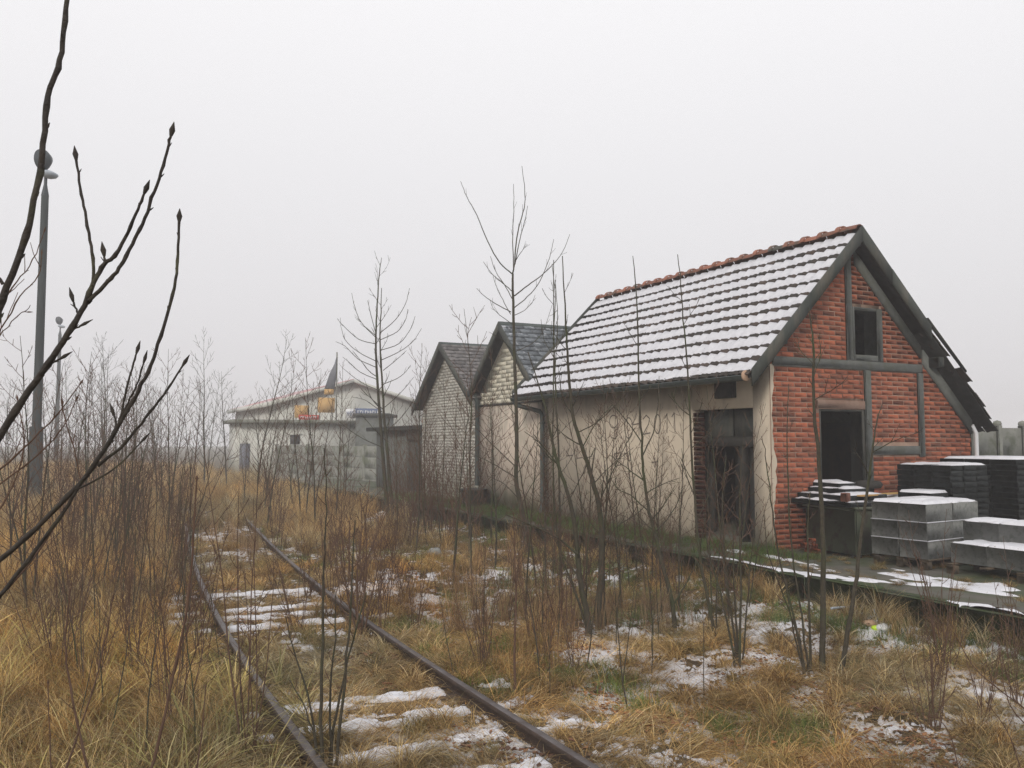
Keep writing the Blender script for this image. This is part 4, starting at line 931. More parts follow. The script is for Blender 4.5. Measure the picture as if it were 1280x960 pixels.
def add_twigs(mb, pl_, rad, n, Lr, rr, start=.25, end=.95, tilt=(35, 60), rs=.45, k=3, sub=0, up=.5, minr=.0022):
    seg = len(pl_) - 1
    for i in range(n):
        f_ = start + (end - start) * (i + rr.random() * .8) / max(n, 1); x = f_ * seg; a = min(int(x), seg - 1); q = pl_[a] + (pl_[a + 1] - pl_[a]) * (x - a)
        d = side_dirs(pl_[a + 1] - pl_[a], i * 2.4 + rr.random(), R(rr.uniform(*tilt))); L_ = Lr * rr.uniform(.55, 1.1) * (1.15 - .75 * f_)
        r0 = max(minr * 1.2, (rad[a] + (rad[a + 1] - rad[a]) * (x - a)) * rs); t = wob(q, d, L_, 5, up, .07, rr); rd = np.linspace(r0, minr * .7, 6); mb.tube(t, rd, k)
        if sub: add_twigs(mb, t, rd, sub, L_ * .45, rr, .25, .9, (30, 55), .6, 3, 0, up, minr)
def gen_sapling(h, r, rr, nb=14, Lr=None, lean=.05, k=5, sub=2, minr=.0025, stems=1, spread=.3, kink=.03, start=.2):
    tr, cw = MB(), MB(); Lr = Lr or h * .3
    for s in range(stems):
        az = rr.random() * 6.28 if stems > 1 else 0; sp_ = spread * rr.uniform(.3, 1) if stems > 1 else lean
        hh = h * (rr.uniform(.55, 1) if s else 1); d = np.array([math.cos(az) * sp_, math.sin(az) * sp_, 1.0])
        p = wob((rr.uniform(-.05, .05) * (stems > 1), rr.uniform(-.05, .05) * (stems > 1), -.05), d, hh, 11, .35, kink, rr); rd = np.concatenate([np.linspace(r * (1 if not s else .75), r * .45, 8), np.linspace(r * .33, minr * .8, 4)])
        rd = np.maximum(rd, minr * .8); tr.tube(p, rd, k); add_twigs(cw, p, rd, max(3, int(nb * hh / h)), Lr * hh / h, rr, start, .96, sub=sub, minr=minr)
    return tr, cw
def traced(u_v, Z, r0, r1, zj=.0, dz=0.0):
    """a stem followed through the frame points, standing at distance Z (dz: leans away along its height)"""
    n = len(u_v); pts = [P(u, v, Z + dz * (i / (n - 1))) for i, (u, v) in enumerate(u_v)]
    pts = np.array(pts)
    m = 4; out_ = []; rd = []; pe = np.vstack([2 * pts[0] - pts[1], pts, 2 * pts[-1] - pts[-2]])
    for i in range(n - 1):
        a_, b_, c_, d_ = pe[i], pe[i + 1], pe[i + 2], pe[i + 3]
        for k in range(m):
            f_ = k / m; q = .5 * (2 * b_ + (c_ - a_) * f_ + (2 * a_ - 5 * b_ + 4 * c_ - d_) * f_ ** 2 + (3 * b_ - a_ - 3 * c_ + d_) * f_ ** 3)
            if k % 2 == 0: q = q + np.array([rnd.gauss(0, 1), rnd.gauss(0, 1) * 2, rnd.gauss(0, .5)]) * zj
            out_.append(q); rd.append(r0 + (r1 - r0) * ((i + f_) / (n - 1)))
    out_.append(pts[-1]); rd.append(r1); return np.array(out_), np.array(rd)
def hero(name, label, cat, base_uv, Z, stems, branches=(), twigs=(10, .5), m_=M_bark, r_px=None, group=None, sub=2, start=.25, minr=.003, twmat=None):
    """stems: list of (points bottom->top, r0, r1); each reaches down to the ground below its first point"""
    b = P(base_uv[0], base_uv[1], Z); gz = float(ground_z(b[0], b[1])); b[2] = gz
    th = Thing(name, tuple(b), label, cat, group, site=False); tr, cw = MB(), MB(); rr = random.Random(int(base_uv[0] * 7 + base_uv[1]))
    for (uv, r0, r1) in stems:
        p, rd = traced(uv, Z + rr.uniform(-.1, .1), r0, r1, .004)
        foot = np.array([[p[0][0] * .6 + b[0] * .4, p[0][1], gz - .08]]); mid_ = (foot + p[:1]) / 2
        p = np.vstack([foot, mid_, p]); rd = np.concatenate([[r0 * 1.25, r0 * 1.1], rd]); tr.tube(p, rd, 7 if r0 > .015 else 5)
        if twigs[0]: add_twigs(cw, p, rd, twigs[0], twigs[1], rr, start, .95, sub=sub, minr=minr)
    for (uv, r0, r1) in branches:
        p, rd = traced(uv, Z, r0, r1, .004); p[:, 1] += np.linspace(0, rr.uniform(-.6, .6), len(p)); cw.tube(p, rd, 5)
        if sub: add_twigs(cw, p, rd, 3, .25, rr, .3, .9, (20, 40), .6, 3, 0, .5, minr)
    th.part('trunk', tr, m_)
    if cw.n: th.part('crown', cw, twmat or m_)
    return th
# T1: the tall alder before the cream shed
hero('alder_tree', 'tallest slender bare alder before the cream sided shed, forked at the top', 'tree', (660, 700), 15.0,
     [([(658, 660), (654, 645), (650, 625), (645, 600), (646, 560), (645, 500), (643, 450), (642, 400), (641, 360), (641, 342)], .048, .017)],
     [([(641, 342), (643, 330), (646, 300), (652, 275), (656, 260), (655, 240), (652, 218)], .014, .004), ([(641, 343), (625, 330), (610, 305), (597, 275), (585, 255), (578, 238)], .012, .004),
      ([(642, 335), (641, 300), (642, 260), (642, 223)], .010, .004), ([(644, 330), (650, 300), (655, 285), (659, 266)], .009, .004), ([(645, 325), (652, 315), (659, 307)], .007, .003),
      ([(643, 370), (660, 355), (675, 343), (690, 328), (705, 308), (715, 283)], .012, .004), ([(642, 385), (660, 370), (675, 350), (687, 320), (693, 295)], .010, .004), ([(641, 395), (655, 388), (665, 378), (669, 368)], .007, .003),
      ([(641, 365), (628, 355), (615, 345), (605, 332)], .009, .004), ([(640, 373), (630, 355), (620, 340), (613, 320)], .008, .004), ([(639, 390), (620, 380), (605, 370), (596, 361)], .009, .004), ([(638, 393), (628, 375), (620, 358), (616, 345)], .007, .003),
      ([(640, 405), (625, 395), (617, 388), (613, 379)], .007, .003), ([(642, 440), (625, 425), (612, 420)], .006, .003), ([(643, 440), (665, 428), (680, 410), (692, 375)], .008, .003),
      ([(643, 582), (620, 560), (600, 540), (588, 525)], .010, .004), ([(645, 597), (620, 582), (600, 572), (585, 566)], .010, .004), ([(647, 592), (660, 570), (672, 545), (680, 520)], .009, .004), ([(650, 625), (630, 605), (610, 595)], .009, .004),
      ([(652, 630), (668, 600), (684, 580), (700, 570)], .008, .004), ([(646, 540), (658, 520), (664, 495)], .007, .003), ([(645, 520), (632, 500), (624, 480)], .007, .003)], (0, 0), sub=1)
# T2: bushy double stemmed tree before the fog-bound hall
T2b = [([(470, 420), (450, 402), (440, 380), (435, 362)], 0), ([(474, 417), (495, 400), (508, 380), (513, 362)], 0), ([(470, 430), (450, 425), (433, 410), (427, 402)], 0), ([(475, 425), (497, 415), (508, 400), (511, 388)], 0),
       ([(471, 452), (448, 440), (432, 425), (426, 406)], 0), ([(476, 438), (500, 430), (515, 412), (521, 398)], 0), ([(472, 460), (450, 450), (435, 435), (425, 430)], 0), ([(477, 450), (500, 438), (515, 425), (525, 408)], 0),
       ([(473, 475), (450, 465), (435, 452), (426, 445)], 0), ([(479, 463), (495, 452), (510, 440)], 0), ([(478, 490), (455, 480), (440, 470), (428, 460)], 0), ([(480, 480), (500, 470), (512, 455)], 0), ([(470, 418), (465, 395), (462, 378)], 0),
       ([(480, 510), (500, 490), (515, 470)], 0), ([(478, 515), (455, 500), (435, 495)], 0), ([(482, 540), (505, 520), (520, 500)], 0), ([(480, 560), (450, 545), (420, 520)], 0)]
hero('alder_tree', 'twin stemmed bare alder with upward arching branches before the fog-bound hall', 'tree', (487, 652), 22.0,
     [([(485, 640), (481, 600), (478, 560), (475, 520), (472, 480), (470, 440), (470, 410), (472, 370), (475, 335), (477, 322)], .055, .006), ([(491, 640), (487, 600), (484, 560), (480, 520), (478, 480), (475, 430), (476, 390), (477, 360)], .05, .008)],
     [(p, .011, .005) for p, _ in T2b], (12, 1.2), sub=2, minr=.005, start=.3)
hero('alder_sapling', 'slim bare sapling whose tip crosses the middle of the snowy roof', 'sapling', (845, 785), 9.7,
     [([(843, 772), (836, 735), (826, 700), (818, 665), (812, 640), (806, 605), (803, 570), (800, 520), (798, 460), (797, 400), (794, 350), (791, 320)], .026, .004)],
     [([(802, 552), (785, 525), (770, 505)], .008, .003), ([(803, 570), (820, 540), (830, 500), (835, 465)], .009, .003), ([(804, 600), (785, 585), (768, 570)], .008, .003), ([(806, 617), (830, 605), (850, 598)], .007, .003),
      ([(812, 640), (790, 620), (775, 612), (760, 590)], .008, .003), ([(818, 665), (835, 650), (850, 630), (858, 610)], .008, .003), ([(814, 650), (825, 635), (840, 605)], .008, .003), ([(843, 755), (860, 725), (872, 700)], .010, .004)], (4, .5), start=.15)
hero('alder_sapling', 'slim bare sapling reaching above the roof just left of the doorway', 'sapling', (898, 810), 9.0,
     [([(893, 790), (883, 740), (874, 690), (868, 620), (864, 560), (861, 490), (857, 430), (852, 370), (847, 318)], .019, .004)], [([(862, 520), (845, 505), (838, 490)], .005, .002), ([(864, 560), (885, 540), (905, 505)], .006, .002), ([(868, 620), (850, 590), (838, 560)], .006, .002)], (9, .55), start=.15, sub=2)
hero('alder_sapling', 'tall straight sapling standing in front of the red brick gable', 'sapling', (1027, 852), 7.5,
     [([(1027, 840), (1029, 740), (1027, 640), (1022, 560), (1017, 500), (1017, 440), (1013, 400), (1011, 385)], .027, .003)], [([(1017, 470), (1030, 445), (1034, 425)], .004, .002), ([(1017, 455), (1008, 440), (1002, 420)], .004, .002), ([(1018, 500), (1035, 480)], .004, .002)], (6, .22), start=.5, sub=1)
hero('alder_sapling', 'leaning sapling crossing the lower gable window, forked at its top', 'sapling', (1050, 856), 7.4,
     [([(1051, 845), (1060, 790), (1070, 720), (1078, 655), (1086, 600), (1091, 560), (1095, 530), (1103, 505)], .022, .003)], [([(1090, 566), (1105, 550), (1122, 540)], .005, .002), ([(1087, 595), (1060, 570), (1040, 560)], .005, .002)], (4, .3), start=.4, sub=1)
hero('alder_shrub', 'cluster of thin straight stems left of the tallest gable sapling', 'shrub', (1008, 845), 7.6,
     [([(1005, 830), (992, 770), (975, 700), (965, 640), (958, 580), (952, 545)], .012, .003), ([(1010, 830), (1002, 770), (990, 690), (985, 600), (984, 540), (986, 480)], .011, .003), ([(1014, 832), (1011, 740), (1010, 660), (1013, 615)], .013, .003), ([(1003, 835), (990, 780), (983, 720)], .009, .003), ([(1000, 800), (980, 745), (960, 690), (955, 640)], .008, .003)], (), (6, .3), start=.35, sub=1, twmat=M_twig)
hero('alder_shrub', 'bundle of thin dark stems in front of the doorway', 'shrub', (922, 828), 8.0,
     [([(921, 815), (912, 750), (905, 680), (903, 620), (908, 570)], .012, .003), ([(925, 815), (926, 740), (925, 660), (926, 590), (930, 540)], .013, .003), ([(930, 815), (935, 740), (941, 680), (946, 640)], .009, .003), ([(917, 815), (900, 740), (886, 690), (880, 640)], .011, .003), ([(923, 815), (918, 730), (916, 650)], .012, .003)], (), (8, .4), start=.3, sub=1, twmat=M_twig)
hero('alder_tree', 'bent alder with thick lower trunk left of the sprayed date', 'tree', (747, 790), 9.9,
     [([(748, 765), (752, 690), (750, 640), (740, 600), (728, 560), (716, 520), (711, 470), (709, 430), (706, 380), (703, 320)], .036, .005)],
     [([(752, 690), (770, 660), (800, 640), (825, 612)], .008, .003), ([(748, 630), (765, 590), (778, 560), (790, 535)], .008, .003), ([(728, 560), (745, 530), (768, 505)], .008, .003), ([(724, 540), (748, 525), (775, 495)], .007, .003), ([(742, 605), (765, 585), (800, 560)], .007, .003), ([(716, 520), (702, 495), (698, 465)], .007, .003)], (8, .6), start=.15)
hero('alder_tree', 'pair of dark trunks rising from the snow below the bent alder', 'tree', (737, 796), 9.4,
     [([(736, 780), (728, 740), (722, 700), (720, 670), (712, 625), (697, 580), (688, 540), (683, 515), (676, 490), (660, 440)], .034, .005), ([(733, 782), (715, 730), (700, 690), (694, 640), (691, 560), (692, 470), (692, 400), (692, 325)], .014, .004)],
     [([(722, 693), (700, 675), (670, 660), (632, 645)], .014, .006), ([(712, 625), (730, 590), (745, 560)], .007, .003), ([(697, 580), (675, 555), (655, 540)], .007, .003), ([(694, 350), (697, 400), (693, 470)], .003, .005)], (7, .55), start=.15)
hero('alder_sapling', 'thin sapling rising past the far end of the snowy roof', 'sapling', (700, 735), 12.2,
     [([(701, 720), (700, 650), (698, 560), (694, 470), (692, 420), (694, 370), (690, 330)], .018, .004)], [([(694, 450), (680, 425), (676, 400)], .005, .003), ([(693, 440), (704, 420), (709, 395)], .005, .003)], (10, .6), start=.15)
# clump straddling the left rail in front
hero('willow_shrub', 'fan of slender brown stems growing between the rails in front', 'shrub', (404, 962), 5.35,
     [([(402, 950), (402, 850), (404, 760), (405, 690), (407, 640), (405, 560)], .012, .003), ([(398, 950), (385, 870), (366, 810), (357, 770)], .008, .003), ([(420, 950), (430, 860), (437, 780), (441, 700), (444, 650)], .011, .003), ([(411, 950), (425, 870), (447, 780), (458, 740)], .010, .003), ([(397, 948), (388, 900), (362, 850)], .007, .003), ([(415, 945), (412, 880), (418, 800), (420, 740)], .009, .003)], (), (5, .18), start=.5, sub=0, twmat=M_twig)
hero('willow_shrub', 'reddish brown shrub hiding the right rail at its bend', 'shrub', (450, 800), 9.0,
     [([(448, 790), (446, 720), (452, 660), (450, 610)], .010, .003), ([(452, 790), (458, 710), (457, 650), (462, 600)], .012, .003), ([(445, 790), (430, 720), (424, 670)], .010, .003), ([(455, 790), (470, 720), (478, 670)], .009, .003), ([(450, 790), (440, 740), (436, 690), (438, 640)], .009, .003)], (), (9, .35), start=.25, sub=2, m_=M_twig)
hero('dead_weed_stalk', 'single tall dark stem between the rails and the barn in front', 'stem', (645, 884), 6.9, [([(644, 872), (643, 800), (645, 740), (643, 680), (642, 640)], .011, .003)], (), (5, .12), start=.4, sub=0, m_=M_twig)
# near stems at the lower left
def near(name, label, cat, Z, stems, m_=M_barkdark, tw=(0, 0), k=8, buds=True, base=None, group=None):
    b = np.array(base) if base is not None else P(stems[0][0][0][0], 1200, Z); b[2] = 0; th = Thing(name, tuple(b), label, cat, group, site=False); tr = MB(); cw = MB(); bd = MB()
    for i_, (uv, r0, r1, *zz) in enumerate(stems):
        z_ = zz[0] if zz else Z; p, rd = traced(uv, z_, r0 * .66, r1 * .72, .0005 * Z)
        u0_, v0_ = uv[0]
        if base is not None and (u0_ < 0 or u0_ > 1280 or v0_ > 960):      # carry the stem on down to its root outside the frame
            c_ = np.array([b[0] + .04 * (i_ % 3), b[1] + .03 * (i_ % 2), -.05]); e_ = p[0]
            q_ = np.array([c_ + (e_ - c_) * f_ + np.array([0, 0, .10]) * math.sin(math.pi * f_) for f_ in (0, .33, .66)])
            p = np.vstack([q_, p]); rd = np.concatenate([[rd[0] * 1.5, rd[0] * 1.3, rd[0] * 1.1], rd])
        # swell at the nodes
        rd = rd * (1 + .22 * (np.arange(len(rd)) % 5 == 0)); (tr if i_ == 0 else cw).tube(p, rd, k, cap=True)
        if buds:
            for q in range(3, len(p) - 1, 5):
                d = side_dirs(p[q] - p[q - 1], q * 2.4, R(24)); c = p[q] + d * rd[q] * .6; L_ = .006 + rd[q] * 1.0; bd.tube([c, c + d * L_ * .5, c + d * L_], [rd[q] * .42, rd[q] * .5, .0004], 5)
            d = p[-1] - p[-2]; d /= np.linalg.norm(d); bd.tube([p[-1] - d * .002, p[-1] + d * .006, p[-1] + d * .018], [r1 * .9, r1 * 1.7, .0004], 6)
        if tw[0]: add_twigs(cw, p, rd, tw[0], tw[1], rnd, .3, .95, sub=0, minr=.0015)
    th.part('trunk', tr, m_)
    if cw.n: th.part('branches', cw, m_)
    if bd.n: th.part('buds', bd, m_, kind='stuff')
    return th
near('near_branch', 'closest dark budded branch rising past the lamp head at upper left', 'branch', 1.0,
     [([(-70, 640), (-40, 520), (-12, 430), (2, 375), (28, 310), (43, 250), (55, 180), (60, 120), (72, 85), (80, 40), (86, -20)], .0066, .0038), ([(4, 355), (0, 350), (-10, 340)], .003, .0028)], k=9, base=(-.75, 1.0, 0))
near('near_branch', 'close forked branch crossing the lamp pole, three budded tips', 'branch', 1.15,
     [([(-60, 620), (-10, 560), (28, 500), (60, 455), (85, 418), (105, 382), (118, 352), (130, 330), (145, 318), (160, 290), (172, 262), (181, 240)], .0078, .0022), ([(112, 375), (135, 352), (150, 335), (165, 305), (178, 280), (190, 248), (202, 215), (210, 185), (214, 168)], .0042, .0024),
      ([(116, 358), (117, 330), (113, 300), (106, 265), (100, 235), (95, 198)], .0034, .0022), ([(97, 392), (93, 382), (91, 375)], .002, .0018), ([(86, 414), (95, 410), (101, 407)], .002, .0014), ([(128, 332), (131, 326), (130, 318)], .0018, .0022), ([(57, 458), (69, 452), (76, 448)], .002, .0016)], k=9, base=(-.9, 1.15, 0))
near('near_branch', 'long close branch sweeping from lower left up to a bare tip', 'branch', 1.3,
     [([(-60, 745), (0, 700), (45, 660), (85, 620), (110, 592), (135, 555), (152, 525), (170, 495), (185, 465), (198, 430), (210, 390), (220, 350), (222, 318), (224, 275)], .0062, .0026), ([(122, 582), (150, 560), (175, 530), (200, 500), (215, 478), (229, 456)], .0038, .0018), ([(150, 527), (156, 495), (165, 460), (171, 440)], .0026, .0018), ([(152, 520), (163, 498), (173, 475), (180, 452)], .0022, .0016),
      ([(95, 612), (120, 600), (150, 580), (177, 552)], .0026, .0014), ([(100, 605), (80, 640), (50, 680), (20, 720), (-20, 770)], .0036, .0045), ([(140, 545), (145, 530), (142, 518)], .0022, .0018)], k=9, base=(-1.1, 1.3, 0))
near('near_sapling', 'thin leaning shoots crossing behind the close branches, leftmost in the photo', 'sapling', 2.6,
     [([(-60, 640), (-10, 595), (30, 560), (70, 520), (100, 480)], .006, .002), ([(-40, 640), (0, 605), (40, 575), (75, 540), (95, 500)], .005, .0018), ([(-30, 440), (0, 412), (25, 370), (48, 345), (52, 318)], .004, .0016), ([(-30, 400), (0, 382), (20, 352), (42, 325), (55, 290)], .004, .0016), ([(-20, 440), (5, 415), (25, 392), (34, 390)], .003, .0014),
      ([(-40, 770), (0, 745), (40, 700), (70, 655), (90, 620)], .006, .003), ([(100, 600), (92, 560), (80, 520), (78, 505)], .003, .0025), ([(-20, 660), (10, 620), (30, 560), (22, 500)], .004, .002)], m_=M_twig, tw=(2, .15), k=5, base=(-1.9, 2.6, 0))
near('near_sapling', 'dark upright stem with thick tip in the lower left grass', 'sapling', 3.1, [([(160, 1110), (185, 980), (200, 920), (215, 850), (232, 770), (240, 700), (243, 650), (246, 600)], .0095, .0035), ([(213, 860), (230, 800), (255, 740), (270, 700)], .004, .002)], m_=M_twig, tw=(4, .12), k=7, base=(-1.2, 3.1, 0))
near('near_sapling', 'curved pair of dark shoots in the bottom left corner', 'sapling', 3.3, [([(118, 1120), (112, 980), (100, 920), (88, 860), (82, 800), (86, 755), (89, 732)], .0085, .003), ([(70, 1000), (100, 910), (120, 850), (133, 790), (141, 748)], .006, .0025)], m_=M_twig, tw=(4, .1), k=7, base=(-1.6, 3.3, 0))
near('near_sapling', 'short dark shoot left of the front rail', 'sapling', 3.4, [([(240, 1130), (245, 980), (252, 920), (257, 860)], .006, .0025)], m_=M_twig, tw=(3, .06), k=6, base=(-1.2, 3.4, 0))
near('near_sapling', 'short shoot beside the leftmost frame edge in the grass', 'sapling', 3.4, [([(64, 1130), (64, 980), (62, 920), (60, 855)], .005, .0022)], m_=M_twig, tw=(2, .06), k=6, base=(-1.8, 3.4, 0))
near('near_sapling', 'long thin bending twigs in the bottom right corner', 'sapling', 3.6, [([(1400, 1020), (1330, 930), (1280, 885), (1240, 855), (1215, 830), (1195, 795)], .006, .002), ([(1380, 1060), (1300, 930), (1262, 880), (1250, 820)], .005, .002), ([(1340, 1080), (1290, 1000), (1262, 920), (1235, 880)], .005, .002), ([(1330, 960), (1300, 900), (1288, 850)], .004, .002)], m_=M_twig, tw=(3, .12), k=6, base=(2.4, 3.6, 0))
near('near_sapling', 'short curved twig near the bottom right', 'sapling', 3.6, [([(1205, 1120), (1200, 980), (1190, 925), (1172, 895)], .0048, .002)], m_=M_twig, tw=(0, 0), k=6, base=(1.9, 3.6, 0))

# --- thicket: prototypes copied as individuals
def protos(n, fn, name, mt, mc):
    out_ = []
    for k in range(n):
        tr, cw = fn(random.Random(100 + k)); out_.append((tr.mesh('trunk', mt), cw.mesh('crown', mc)))
    return out_
PA = protos(6, lambda rr: gen_sapling(3.2, .017, rr, 20, .9, .06, 5, 3, .0032, 1), 'sap', M_bark, M_twig)
PB = protos(6, lambda rr: gen_sapling(2.1, .008, rr, 9, .45, .0, 4, 1, .0024, 6, .42, .035), 'shr', M_twig, M_twig)
PC = protos(5, lambda rr: gen_sapling(6.5, .045, rr, 22, 2.2, .04, 5, 4, .0062, 1, .2, .03, .15), 'far', M_bark, M_bark)
PD = protos(4, lambda rr: gen_sapling(1.1, .0055, rr, 6, .22, .0, 4, 1, .0022, 9, .5, .04), 'low', M_twig, M_twig)
PE = protos(6, lambda rr: gen_sapling(1.7, .0075, rr, 7, .28, .12, 5, 0, .0022, 1, .2, .045, .35), 'wand', M_bark, M_twig)
def plant(pr, name, x, y, sc, label, cat, group, rz=None, tilt=.05):
    o = bpy.data.objects.new(name, None); COL.objects.link(o); o.location = (x, y, float(ground_z(x, y)) - .02); o.rotation_euler = (gr(-tilt, tilt), gr(-tilt, tilt), gr(0, 6.28) if rz is None else rz); o.scale = (sc, sc, sc * gr(.9, 1.15)); setp(o, label, cat, group)
    for nm, me in zip(('trunk', 'crown'), pr): c = bpy.data.objects.new(nm, me); COL.objects.link(c); c.parent = o
    return o
def clear_track(x, y, m=.95): t, s = TS(x, y); return abs(t - float(track_t(s))) > m
ORD = ['leftmost', 'second from left', 'third from left', 'fourth from left', 'fifth from left', 'sixth from left', 'seventh from left', 'eighth from left', 'ninth from left', 'tenth from left', 'eleventh from left', 'twelfth from left', 'thirteenth from left', 'fourteenth from left', 'fifteenth from left', 'rightmost']
def scatter(n, fn_xy, pr, name, sc, label, cat, group, ok=None, mind=.5, tilt=.05):
    got = []; tries = 0
    while len(got) < n and tries < n * 40:
        tries += 1; x, y = fn_xy()
        if ok and not ok(x, y): continue
        if any((x - a) ** 2 + (y - b) ** 2 < mind ** 2 for a, b, _ in got): continue
        got.append((x, y, plant(rnd.choice(pr), name, x, y, gr(*sc), label, cat, group, tilt=tilt)))
    if len(got) <= 16:
        for k, g_ in enumerate(sorted(got, key=lambda q: q[0] / q[1])): g_[2]['label'] = label + ', ' + (ORD[k] if k < len(got) - 1 else 'rightmost') + ' of them'
def px_xy(u0, u1, z0, z1):
    def f_():
        Z = math.sqrt(gr(z0 * z0, z1 * z1)); u = gr(u0, u1); return ((u - 640) / FPX * Z, Z)
    return f_
off_site = lambda x, y: TS(x, y)[0] < -1.5
notrack = lambda x, y: off_site(x, y) and clear_track(x, y, .85)
scatter(34, px_xy(80, 360, 9.0, 22), PB, 'brown_shrub', (.6, 1.4), 'many stemmed reddish brown shrub in the thicket left of the track', 'shrub', 'reddish shrubs left of the track', notrack, .85)
scatter(34, px_xy(60, 345, 12, 26), PA, 'thin_sapling', (.8, 1.25), 'thin bare sapling standing in the thicket left of the track', 'sapling', 'saplings left of the track', notrack)
scatter(14, px_xy(-20, 120, 9, 24), PA, 'thin_sapling', (.7, 1.1), 'thin bare sapling in yellow grass near the lamp pole', 'sapling', 'saplings by the lamp pole', notrack)
scatter(22, px_xy(0, 330, 30, 62), PC, 'bare_tree', (.7, 1.0), 'bare tree fading in the fog beyond the left thicket', 'tree', 'foggy trees beyond the thicket', None, 1.2)
scatter(9, px_xy(-60, 330, 60, 110), PC, 'distant_tree', (.9, 1.4), 'pale distant tree almost lost in the fog at left', 'tree', 'distant trees lost in fog', None, 2.5)
scatter(14, px_xy(330, 470, 18, 32), PA, 'thin_sapling', (.9, 1.35), 'thin bare sapling in front of the concrete fence and hall', 'sapling', 'saplings before the hall', notrack, .8)
scatter(16, px_xy(490, 650, 12, 22), PA, 'thin_sapling', (.75, 1.3), 'thin bare sapling in front of the white brick shed', 'sapling', 'saplings before the sheds', notrack)
scatter(18, px_xy(500, 600, 16, 21), PB, 'brown_shrub', (.8, 1.3), 'brown shrub at the foot of the white brick shed', 'shrub', 'shrubs before the sheds', notrack)
scatter(30, px_xy(655, 950, 9.2, 13.0), PA, 'thin_sapling', (.42, .88), 'thin bare sapling before the long plaster wall', 'sapling', 'saplings before the plaster wall', off_site, .35)
scatter(9, px_xy(655, 950, 9.5, 12.8), PB, 'brown_shrub', (.55, .9), 'brown many stemmed shrub before the long plaster wall', 'shrub', 'shrubs before the plaster wall', off_site, .4)
scatter(7, px_xy(560, 720, 7.5, 10.5), PD, 'reddish_weed_clump', (.8, 1.3), 'clump of reddish dead weed stems right of the rails', 'weed clump', 'reddish weed clumps', notrack)
scatter(14, px_xy(380, 500, 9, 16), PB, 'brown_shrub', (.5, .95), 'low brown shrub by the bend of the rails', 'shrub', 'low shrubs by the rails', None)
scatter(10, px_xy(1150, 1290, 6.2, 8.6), PD, 'reddish_weed_clump', (.7, 1.1), 'dead weed clump below the platform edge at right', 'weed clump', 'weed clumps below the platform', off_site)
scatter(16, px_xy(60, 330, 5.4, 9.5), PB, 'brown_shrub', (.55, .95), 'slender brown shrub in near tall grass left of track', 'shrub', 'shrubs in the near tall grass', notrack, .4)
scatter(16, px_xy(60, 330, 4.9, 8.5), PE, 'thin_shoot', (.6, 1.0), 'thin dark upright shoot in the near left grass', 'shoot', 'thin shoots in the near left grass', notrack, .3, .12)
scatter(34, px_xy(110, 360, 8.5, 14), PE, 'thin_shoot', (.9, 1.5), 'thin dark upright shoot standing among the left shrubs', 'shoot', 'thin shoots among the left shrubs', notrack, .3, .1)
scatter(16, px_xy(560, 900, 6.5, 9.5), PE, 'thin_shoot', (.5, .95), 'thin dark upright shoot on the open grass before the barn', 'shoot', 'thin shoots before the barn', notrack, .4, .1)
scatter(9, px_xy(330, 520, 8.0, 12), PD, 'reddish_weed_clump', (.8, 1.3), 'clump of reddish dead stems growing on the trackbed', 'weed clump', 'weed clumps on the trackbed', None)

# ------------------------------------------------------------------ grass, leaves, moss: instanced stuff
def blades(N, Lr, base_r, lean, bend, wid, cols, comb=0.0, seed=0, segs=4):
    r_ = np.random.RandomState(seed); mb = MB()
    az = r_.uniform(0, 2 * math.pi, N)
    if comb: az = np.where(r_.rand(N) < comb, r_.normal(0, .45, N), az)
    br = base_r * np.sqrt(r_.rand(N)); ba = r_.uniform(0, 6.28, N); L_ = r_.uniform(Lr[0], Lr[1], N); le = np.radians(r_.uniform(lean[0], lean[1], N)); be = np.radians(r_.uniform(bend[0], bend[1], N)); wd = r_.uniform(wid[0], wid[1], N)
    px, py, pz = br * np.cos(ba), br * np.sin(ba), np.full(N, -.02); ang = le.copy(); pts = [np.stack([px, py, pz], 1)]
    az = az.copy(); twist = r_.normal(0, .25, N)
    for k in range(segs):
        st = L_ / segs; px = px + np.sin(ang) * np.cos(az) * st; py = py + np.sin(ang) * np.sin(az) * st; pz = np.maximum(pz + np.cos(ang) * st, .004 + .01 * k); ang = ang + be / segs * (1 + .5 * k / segs); az = az + twist / segs; pts.append(np.stack([px, py, pz], 1))
    pts = np.array(pts)                     # seg+1, N, 3
    wa = az + math.pi / 2 + r_.normal(0, .8, N); wx = np.stack([np.cos(wa), np.sin(wa), np.zeros(N)], 1)
    V = []
    for k in range(segs + 1):
        w_ = (wd * (1 - (k / segs) ** 1.6) * .5 + .0004)[:, None]; V.append(pts[k] - wx * w_); V.append(pts[k] + wx * w_)
    V = np.array(V)                        # 2(seg+1), N, 3
    idx = np.arange(N); F_ = []
    for k in range(segs): a = 2 * k * N + idx; F_.append(np.stack([a, a + N, a + 3 * N, a + 2 * N], 1))
    ci = r_.randint(0, len(cols), N); col = np.array(cols)[ci] * r_.uniform(.42, 1.3, (N, 1)); T = np.tile(col, (2 * (segs + 1), 1))
    fade = np.repeat(np.linspace(.72, 1.05, segs + 1), 2 * N)[:, None] if False else 1.0
    mb.add(V.reshape(-1, 3), np.concatenate(F_), T * fade); return mb
STRAW = [(.66, .50, .24), (.56, .39, .155), (.74, .60, .34), (.30, .18, .07), (.42, .31, .12), (.17, .10, .04)]
OCHRE = [(.58, .38, .14), (.48, .29, .095), (.70, .51, .23), (.30, .17, .06), (.17, .10, .04)]
OLIVE = [(.26, .22, .08), (.38, .29, .11), (.50, .38, .16), (.17, .15, .055), (.30, .18, .07)]
GREEN = [(.12, .19, .045), (.17, .24, .06), (.09, .14, .035), (.25, .28, .09)]
REDD = [(.30, .17, .085), (.40, .26, .13), (.17, .10, .055), (.48, .33, .17)]
